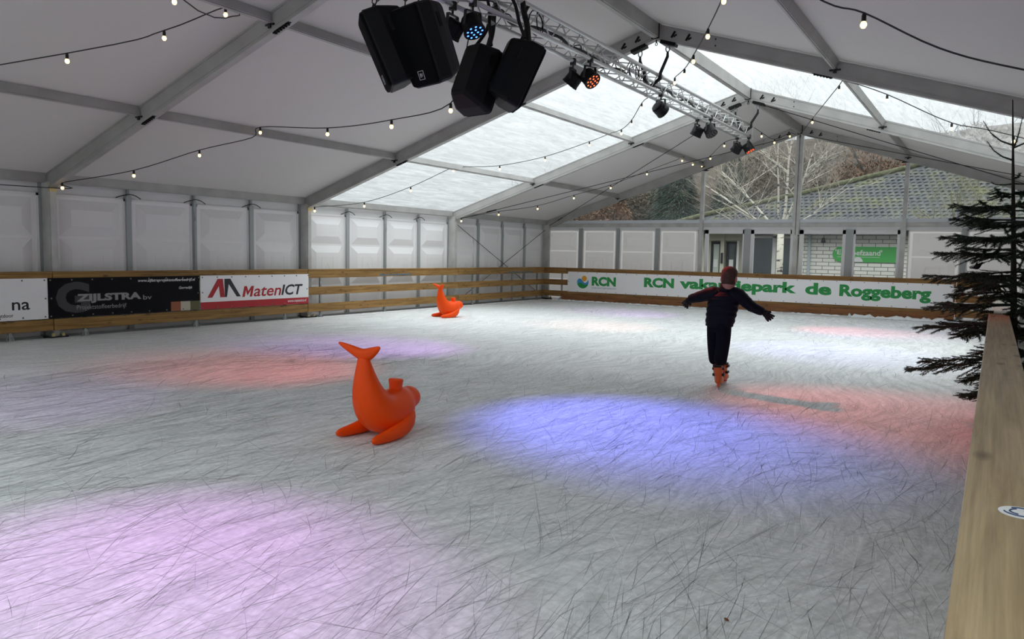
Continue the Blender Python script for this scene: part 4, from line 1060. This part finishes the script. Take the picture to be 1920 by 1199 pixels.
# ------------------------------------------------------------------ spruce beside the fence
def needles(mb, p, q, n, L_, rnd):
    d = (q-p).normalized(); a = d.orthogonal().normalized(); b_ = d.cross(a)
    for k in range(n):
        c = p.lerp(q, k/n); th = rnd.uniform(0, 2*PI); s = a*math.cos(th)+b_*math.sin(th); s.z *= .55
        t = c + (d*.6+s*.9).normalized()*L_*rnd.uniform(.7, 1.1); w = d.cross(s).normalized()*.0024
        mb.add([c-w, c+w, t], [(0, 1, 2)])
def spruce():
    rnd = random.Random(11)
    base, top = V((12.15, -13.0, -.06)), V((11.955, -13.0, 2.76))
    e = empty('spruce_tree', base, 'dark spruce with sparse top standing behind the cap-board fence', 'tree')
    ax = lambda z: base.lerp(top, (z-base.z)/(top.z-base.z))
    MB().tube([ax(z) for z in (-.06, .6, 1.2, 1.8, 2.3, 2.74)], [.034, .028, .023, .016, .009, .004], 8).build('trunk', M['bark'], e)
    br = []
    for z, L_, n, rise in ((2.33, .25, 3, .22), (2.08, .15, 3, .02), (1.96, .22, 4, .04), (1.84, .40, 5, .06), (1.72, .50, 6, .05), (1.60, .50, 6, .02), (1.46, .56, 6, .0), (1.30, .60, 7, -.02), (1.16, .55, 7, -.04), (1.00, .62, 7, -.03), (.84, .70, 7, -.08), (.66, .78, 7, -.12), (.48, .88, 8, -.14), (.32, .85, 7, -.12)):
        a0 = rnd.uniform(0, 6.28)
        for k in range(n):
            a = a0+2*PI*k/n+rnd.uniform(-.25, .25); L2 = L_*(.5 if z < .75 and math.cos(a) < -.3 else 1)
            br.append((z+rnd.uniform(-.04, .04), a, L2*rnd.uniform(.75, 1.12), rise))
    # the boughs the photograph shows reaching over the ice
    for px, py, z in ((1852, 266, 2.24), (1802, 386, 1.86), (1788, 409, 1.72), (1802, 470, 1.45), (1812, 523, 1.25), (1838, 560, 1.12), (1812, 622, .86), (1702, 693, .55), (1725, 678, .58), (1818, 750, .38)):
        t = at(px, py, 'y', -13.0-rnd.uniform(0, .15)); c = ax(z); v = t-c; br.append((z, math.atan2(v.y, v.x), math.hypot(v.x, v.y), v.z))
    for z, a, L_, rise in br:
        c = ax(z); d = V((math.cos(a), math.sin(a), 0))
        if z < 1.0 and d.x < -.2 and z > .70: z -= .12
        pts = [c, c+d*L_*.4+V((0, 0, rise*.25-.01)), c+d*L_*.75+V((0, 0, rise*.6-.012)), c+d*L_+V((0, 0, rise))]
        mb = MB(); mb.tube(pts, [.008, .006, .004, .002], 5)
        dense = 1 if z < 2.0 else .45
        fine = catmull(pts, 6)
        for p, q in zip(fine[1:-1], fine[2:]): needles(mb, p, q, int(16*dense*max(1, (q-p).length/.03)), .024, rnd)
        if z < 1.98:
            m_ = int(L_/.038)
            for j in range(m_):
                f = .22+.75*j/m_; p = fine[min(len(fine)-2, int(f*(len(fine)-1)))]
                for s in (-1, 1):
                    if rnd.random() < .12: continue
                    sd = V((-d.y, d.x, 0))*s; ln = L_*.46*(1.05-f)*rnd.uniform(.6, 1.25)+.05
                    q = p + (d*.75+sd*.75+V((0, 0, rnd.uniform(-.55, .10)))).normalized()*ln
                    mb.tube([p, q], [.003, .0012], 4, False); needles(mb, p, q, int(ln/.0019), .027, rnd)
        mb.build('branch', M['needle'], e, fixn=False)
spruce()
# bird ornament on a thread
c = at(1832, 501, 'y', -13.05)
e = empty('bird_ornament', c, 'small dark bird ornament hanging from a spruce branch', 'ornament')
MB().loft([[c+V((x, r*.8*math.cos(2*PI*j/10), z+r*math.sin(2*PI*j/10))) for j in range(10)] for x, z, r in ((-.055, -.012, .003), (-.03, -.008, .008), (-.008, 0, .022), (.012, .006, .026), (.026, .02, .02), (.034, .034, .012), (.044, .036, .003))]).build('body', M['black'], e, smooth=True)
MB().prism([c+V((-.02, 0, .01)), c+V((.015, 0, .015)), c+V((-.005, .02, .045))], (0, .004, 0)).build('wing', M['black'], e)
MB().tube([c+V((.01, 0, .03)), c+V((.012, 0, .085))], .0008, 4).build('thread', M['cable'], e)
# sticker on the cap board, leaf on the ice
c = V((11.987, -19.19, .9585)); e = empty('round_sticker', c, 'round white sticker with blue strokes on the cap board', 'sticker')
MB().lathe([(.034, -.001), (.034, .0004)], 28, Matrix.Translation(c)).build('disc', M['paper'], e)
t = MB()
for k, (r, a0, a1) in enumerate(((.024, .3, 2.2), (.017, 2.0, 4.4), (.026, 3.4, 5.2), (.011, -.6, 1.2))):
    t.tube([c+V((r*math.cos(a0+(a1-a0)*j/6), r*math.sin(a0+(a1-a0)*j/6), .0008)) for j in range(7)], .0016, 4)
t.build('printed_stroke', simple('sticker_ink', (.05, .08, .16), .6), e)
c = at(1362, 1164, 'z', .004)
MB().loft([[c+V((x*.9, r*math.cos(2*PI*j/8)-x*.4, .004+r*.5*math.sin(2*PI*j/8))) for j in range(8)] for x, r in ((-.012, .002), (-.007, .007), (.0, .008), (.007, .006), (.013, .001))]).build('dead_leaf', M['cone'], None, smooth=True)
tag(bpy.data.objects['dead_leaf'], 'tiny brown dead leaf lying on the near ice', 'leaf')

# ------------------------------------------------------------------ outside
tag(MB().box((-30, .3, -.3), (45, 60, -.2)).build('lawn_ground', M['grass']), kind='structure')
hl = MB(); NX, NY = 30, 14; rnd = random.Random(5)
hv = []
for j in range(NY+1):
    for i in range(NX+1):
        x = -35+80*i/NX; y = 22+38*j/NY; hv.append((x, y, -.3+(12.5 if x > -16 else 12.5*max(.35, 1+(x+16)/14))*(1-math.exp(-max(0, y-22)/10))+rnd.uniform(-.4, .4)*(j > 0)))
hl.add(hv, [(j*(NX+1)+i, j*(NX+1)+i+1, (j+1)*(NX+1)+i+1, (j+1)*(NX+1)+i) for j in range(NY) for i in range(NX)])
tag(hl.build('hill', M['hill'], None, smooth=True), kind='structure')
# the reception building
bd = empty('building', (8, 8, -.2), 'white brick building with mossy dark hipped roof outside the gable', 'building')
mb = MB().box((6.0, 8.0, -.2), (20, 8.2, 2.5)); mb.build('brick_wall', M['brick'], bd)
MB().box((1.5, 8.3, -.2), (6.0, 8.5, 2.5)).build('render_wall', M['cream'], bd)
MB().box((.7, 7.38, 2.24), (20.5, 7.46, 2.52)).build('fascia_board', M['fascia'], bd)
MB().box((.7, 7.46, 2.40), (20.5, 8.4, 2.44)).build('soffit', M['fascia'], bd)
zr = lambda y: 2.5+.55*(y-7.4)
rp = [V((1.5, 7.34, zr(7.34))), V((20.5, 7.34, zr(7.34))), V((20.5, 11.95, zr(11.95))), V((9.55, 11.95, zr(11.95))), V((5.58, 9.78, zr(9.78))), V((2.4, 8.23, zr(8.23)))]
MB().prism(rp, (0, .05, -.12)).build('roof', M['rtile'], bd)
# tiles as raised courses
tl = MB(); y = 7.40; row = 0
def hipx(y): return 1.0+(9.55-1.0)*max(0, (y-7.5))/(11.95-7.5) if y < 11.95 else 9.55
while y < 11.9:
    x = hipx(y+.2)+.1+(.13 if row % 2 else 0)
    while x < 17.5:
        z = zr(y); u = V((0, .29, .16)); nrm = V((0, -.48, .877)); w = .185
        a = V((x, y, z)); prof = []
        for (k, hgt) in ((0, .012), (.3, .040), (.6, .052), (1, .016)): prof.append((a+V((w*k, 0, 0)), hgt))
        vs = [p+nrm*h for p, h in prof] + [p+u+nrm*(h*.3-.004) for p, h in prof] + [p for p, h in prof]
        tl.add(vs, [(0, 1, 5, 4), (1, 2, 6, 5), (2, 3, 7, 6), (8, 9, 1, 0), (9, 10, 2, 1), (10, 11, 3, 2)])
        x += .205
    y += .235; row += 1
o = tl.build('roof_tile', M['rtile'], bd, fixn=False); 
mb = MB(); hp = [V((1.2, 7.5, zr(7.5)+.05)), V((2.4, 8.23, zr(8.23)+.06)), V((5.58, 9.78, zr(9.78)+.06)), V((9.55, 11.95, zr(11.95)+.06)), V((18, 11.95, zr(11.95)+.06))]
mb.tube([p for i in range(4) for p in (hp[i], hp[i].lerp(hp[i+1], .33), hp[i].lerp(hp[i+1], .66))] + [hp[4]], .10, 8); mb.build('ridge_tile', M['moss'], bd, smooth=True)
# doors and windows in its front
def door(x0, x1, i):
    d_ = empty('door', ((x0+x1)/2, 8.28, -.2)); d_.parent = bd; d_.location = V(((x0+x1)/2, 8.28, -.2))-wloc(bd)
    MB().box((x0, 8.22, -.2), (x0+.09, 8.32, 1.98)).box((x1-.09, 8.22, -.2), (x1, 8.32, 1.98)).box((x0, 8.22, 1.88), (x1, 8.32, 1.98)).build('door_frame', M['fascia'], d_)
    MB().box((x0+.09, 8.25, -.2), (x1-.09, 8.28, 1.88)).build('door_glass', M['dglass'] if i else simple('pale_door_glass', (.55, .60, .55), .3), d_)
    MB().box(((x0+x1)/2-.09, 8.235, 1.0), ((x0+x1)/2+.07, 8.249, 1.30)).build('notice', M['paper'], d_)
xa = lambda px: at(px, 480, 'y', 8.25).x
door(xa(1333), xa(1353), 0); door(xa(1362), xa(1382), 1)
MB().box((xa(1353), 8.05, -.2), (xa(1360), 8.3, 2.4)).build('column', M['cream'], bd)
MB().box((xa(1355), 8.0, 1.15), (xa(1358.5), 8.05, 1.55)).build('intercom', M['fascia'], bd)
MB().box((xa(1383), 8.1, -.2), (xa(1387), 8.3, 2.05)).build('column', M['wframe'], bd)
MB().box((2.0, 8.1, 2.02), (xa(1392), 8.3, 2.4)).build('lintel', M['cream'], bd)
for x0, x1 in ((xa(1408), xa(1449)), (xa(1464), xa(1494))):
    w_ = MB().box((x0, 8.19, .5), (x1, 8.22, 2.12)).build('shop_window', M['dglass'], bd)
MB().box((xa(1449), 8.12, -.2), (xa(1456), 8.3, 2.3)).box((xa(1405), 8.12, 2.12), (xa(1500), 8.3, 2.20)).box((xa(1500), 8.0, -.2), (xa(1507), 8.25, 2.2)).build('window_frame', M['wframe'], bd)
xp = at(1517, 480, 'y', 7.95).x
MB().tube([(xp, 7.93, -.2), (xp, 7.93, 2.3)], .05, 8).build('downpipe', M['pipe'], bd)
xp = at(1543, 470, 'y', 7.9).x
MB().lathe([(.05, 0), (.08, .05), (.04, .18)], 10, Matrix.Translation((xp, 7.88, 1.95))).build('wall_lamp', M['fascia'], bd)
# the green sign on the brick
x0, x1 = at(1561, 480, 'y', 7.97).x, at(1690, 480, 'y', 7.97).x; z0, z1 = at(1620, 492, 'y', 7.97).z, at(1620, 463, 'y', 7.97).z
e = empty('wall_sign', ((x0+x1)/2, 7.97, z0), 'green sign with white lettering on the brick wall outside', 'sign')
hh = (z1-z0)/2
MB().prism([V((x0+hh+hh*math.cos(a), 7.96, z0+hh+hh*math.sin(a))) for a in [PI/2+PI*k/12 for k in range(13)]] + [V((x1, 7.96, z0)), V((x1, 7.96, z1))], (0, .03, 0)).build('board', M['sign'], e)
xq = lambda px: at(px, 475, 'y', 7.955).x; zq = lambda py: at(1620, py, 'y', 7.955).z
text_mb("'E", V((xq(1566), 7.96, zq(478))), UX, UZ, xq(1577)-xq(1566), zq(468.5)-zq(478), 0, .02).build('lettering', M['p_white'], e)
text_mb("oefzaand'", V((xq(1597), 7.96, zq(479.5))), UX, UZ, xq(1654)-xq(1597), zq(469)-zq(479.5), 0, .02).build('lettering', M['p_white'], e)
sheet('text_line', V((xq(1570), 7.958, zq(483))), UX, UZ, xq(1650)-xq(1570), .014, M['p_white'], e, .001)
c = V((xq(1609), 7.958, zq(491.5))); MB().prism([c+V((.16*math.cos(PI*k/12), 0, .16*math.sin(PI*k/12))) for k in range(13)], (0, -.002, 0)).build('emblem', M['p_white'], e)

# bare and leafy trees behind
def limb(mb, p, d, L_, r, depth, rnd, kids, twigs, droop=0, spread=.6):
    pts = [p]; dd = V(d).normalized(); n = 4
    for k in range(n):
        dd = (dd + V((rnd.uniform(-.14, .14), rnd.uniform(-.14, .14), rnd.uniform(-.06, .10)-droop))).normalized(); pts.append(pts[-1]+dd*L_/n)
    rs = [r*(1-.62*k/n) for k in range(n+1)]
    (mb if r > .006 else twigs).tube(pts, rs, 5 if r > .02 else 3, False)
    if depth:
        for k in range(kids):
            f = rnd.uniform(.3, 1.0); i = min(n-1, int(f*n)); q = pts[i].lerp(pts[i+1], f*n-i)
            s = V((rnd.uniform(-1, 1), rnd.uniform(-1, 1), rnd.uniform(-.1, .8))).normalized()
            limb(mb, q, (dd*(1-spread)+s*spread), L_*rnd.uniform(.45, .68), rs[i]*.5, depth-1, rnd, kids, twigs, droop, spread)
def birch(loc, h0, limbs, lab, bark, twm, seed, grp):
    rnd = random.Random(seed); e = empty('birch_tree', loc, lab, 'tree', grp); loc = V(loc)
    mb, tw = MB(), MB()
    t = V((loc.x+.03, loc.y, h0)); mb.tube([loc, loc.lerp(t, .5)+V((.03, 0, 0)), t], [.125, .115, .11], 10)
    mb.build('trunk', bark, e, smooth=True)
    for dx, dz, L_, r in limbs:
        m2 = MB(); limb(m2, t-V((0, 0, .08)), (dx, rnd.uniform(-.25, .2), dz), L_, r, 3, rnd, 7, tw, 0, .6); m2.build('limb', bark, e, smooth=True, fixn=False)
    tw.build('twig', twm, e, fixn=False)
bx = at(1459, 500, 'y', 6.4).x
birch((bx, 6.4, -.25), 2.25, [(-.95, .75, 3.2, .05), (-.62, .85, 3.4, .05), (.12, 1, 3.4, .06), (.30, 1, 3.2, .045), (-.10, 1, 3.4, .045), (.8, .6, 2.6, .03), (-1.0, .25, 2.4, .028), (-.8, .5, 2.8, .03)], 'white-barked birch standing right outside the gable windows', M['birch'], M['twig'], 4, 'bare birches outside')
birch((10.9, 6.0, -.25), 1.9, [(-.7, .8, 1.7, .03), (-.3, 1, 1.7, .035), (.2, 1, 1.6, .035), (.6, .8, 1.7, .03), (.9, .6, 1.6, .025)], 'moss-green bare birch outside behind the spruce', M['mosstwig'], M['mosstwig'], 9, 'bare birches outside')
def leafy(name, loc, h, rad, leafm, lab, seed, n, cone, cat='tree', grp=None, ls=.22):
    rnd = random.Random(seed); e = empty(name, loc, lab, cat, grp); loc = V(loc)
    MB().tube([loc, loc+V((.1, 0, h*.5)), loc+V((0, .1, h*.92))], [rad*.09, rad*.06, .02], 7).build('trunk', M['tbark'], e)
    mb = MB()
    for k in range(n):
        f = rnd.random()
        if cone:
            z = h*(.04+.96*f); r = rad*(1-f)**.8*math.sqrt(rnd.uniform(.35, 1)); a = rnd.uniform(0, 6.283); c = loc+V((r*math.cos(a), r*math.sin(a), z-.25*r))
            out = V((math.cos(a), math.sin(a), -.45)); s = ls*rnd.uniform(.6, 1.3); u = out.normalized()*s; w = V((-out.y, out.x, rnd.uniform(-.3, .3)))*s*.38
        else:
            d = V((rnd.gauss(0, 1), rnd.gauss(0, 1), rnd.gauss(0, 1))).normalized()*(rnd.random()**.45); c = loc+V((d.x*rad, d.y*rad, h*.58+d.z*h*.42))
            u = V((rnd.uniform(-1, 1), rnd.uniform(-1, 1), rnd.uniform(-1, 1))).normalized()*ls*rnd.uniform(.5, 1.1); w = u.orthogonal().normalized()*u.length*.6
        mb.add([c-u, c+w*.5, c+u, c-w*.5], [(0, 1, 2, 3)])
    mb.build('foliage', leafm, e, fixn=False)
    if not cone:
        tw = MB(); b2 = MB()
        for k in range(6): limb(b2, loc+V((0, 0, h*rnd.uniform(.25, .6))), (rnd.uniform(-1, 1), rnd.uniform(-1, 1), .9), h*.45, rad*.03, 2, rnd, 4, tw, 0, .5)
        b2.build('limb', M['tbark'], e, fixn=False)
        if tw.v: tw.build('twig', M['tbark'], e, fixn=False)
CG, BG = 'evergreens on the slope outside', 'autumn trees on the slope outside'
leafy('conifer_tree', (-2.0, 17, -.3), 7.4, 2.6, M['conif'], 'dense dark green conifer just in front of the brown wood', 1, 17000, True, grp=CG, ls=.14)
leafy('conifer_tree', (1.2, 15.5, -.3), 6.8, 2.3, M['conif'], 'green conifer nearest to the birch outside', 2, 15000, True, grp=CG, ls=.14)
leafy('conifer_tree', (-4.4, 21, -.3), 7.2, 2.4, M['conif'], 'dark conifer behind the two front evergreens', 3, 5000, True, grp=CG, ls=.14)
for k, (x, y, h, m_, lab) in enumerate(((-9.5, 19, 6.5, 'leaf_b', 'russet autumn tree seen over the panels near the gable corner'), (-7.0, 23, 5.5, 'leaf_o', 'tan autumn tree behind the russet one'), (-13, 22, 6, 'leaf_o', 'brown autumn tree at the low end of the gable glazing'),
        (-5.8, 16.5, 5, 'leaf_b', 'low russet beech beside the dark conifers'), (3.8, 22, 7.5, 'leaf_o', 'tall brown autumn tree behind the birch'), (7.0, 19.5, 7.8, 'leaf_b', 'russet autumn tree behind the middle gable post'), (10.5, 20, 8, 'leaf_o', 'brown oak rising over the hip of the roof'), (13.6, 19, 6.6, 'leaf_b', 'russet oak rising over the roof ridge'), (.2, 25, 6, 'leaf_o', 'high brown tree behind the evergreens'))):
    leafy('autumn_tree', (x, y, -.3+8.5*(1-math.exp(-max(0, y-22)/12))), h, h*.32, M[m_], lab, 20+k, 8000, False, grp=BG, ls=.14)
print('objects', len(bpy.data.objects))
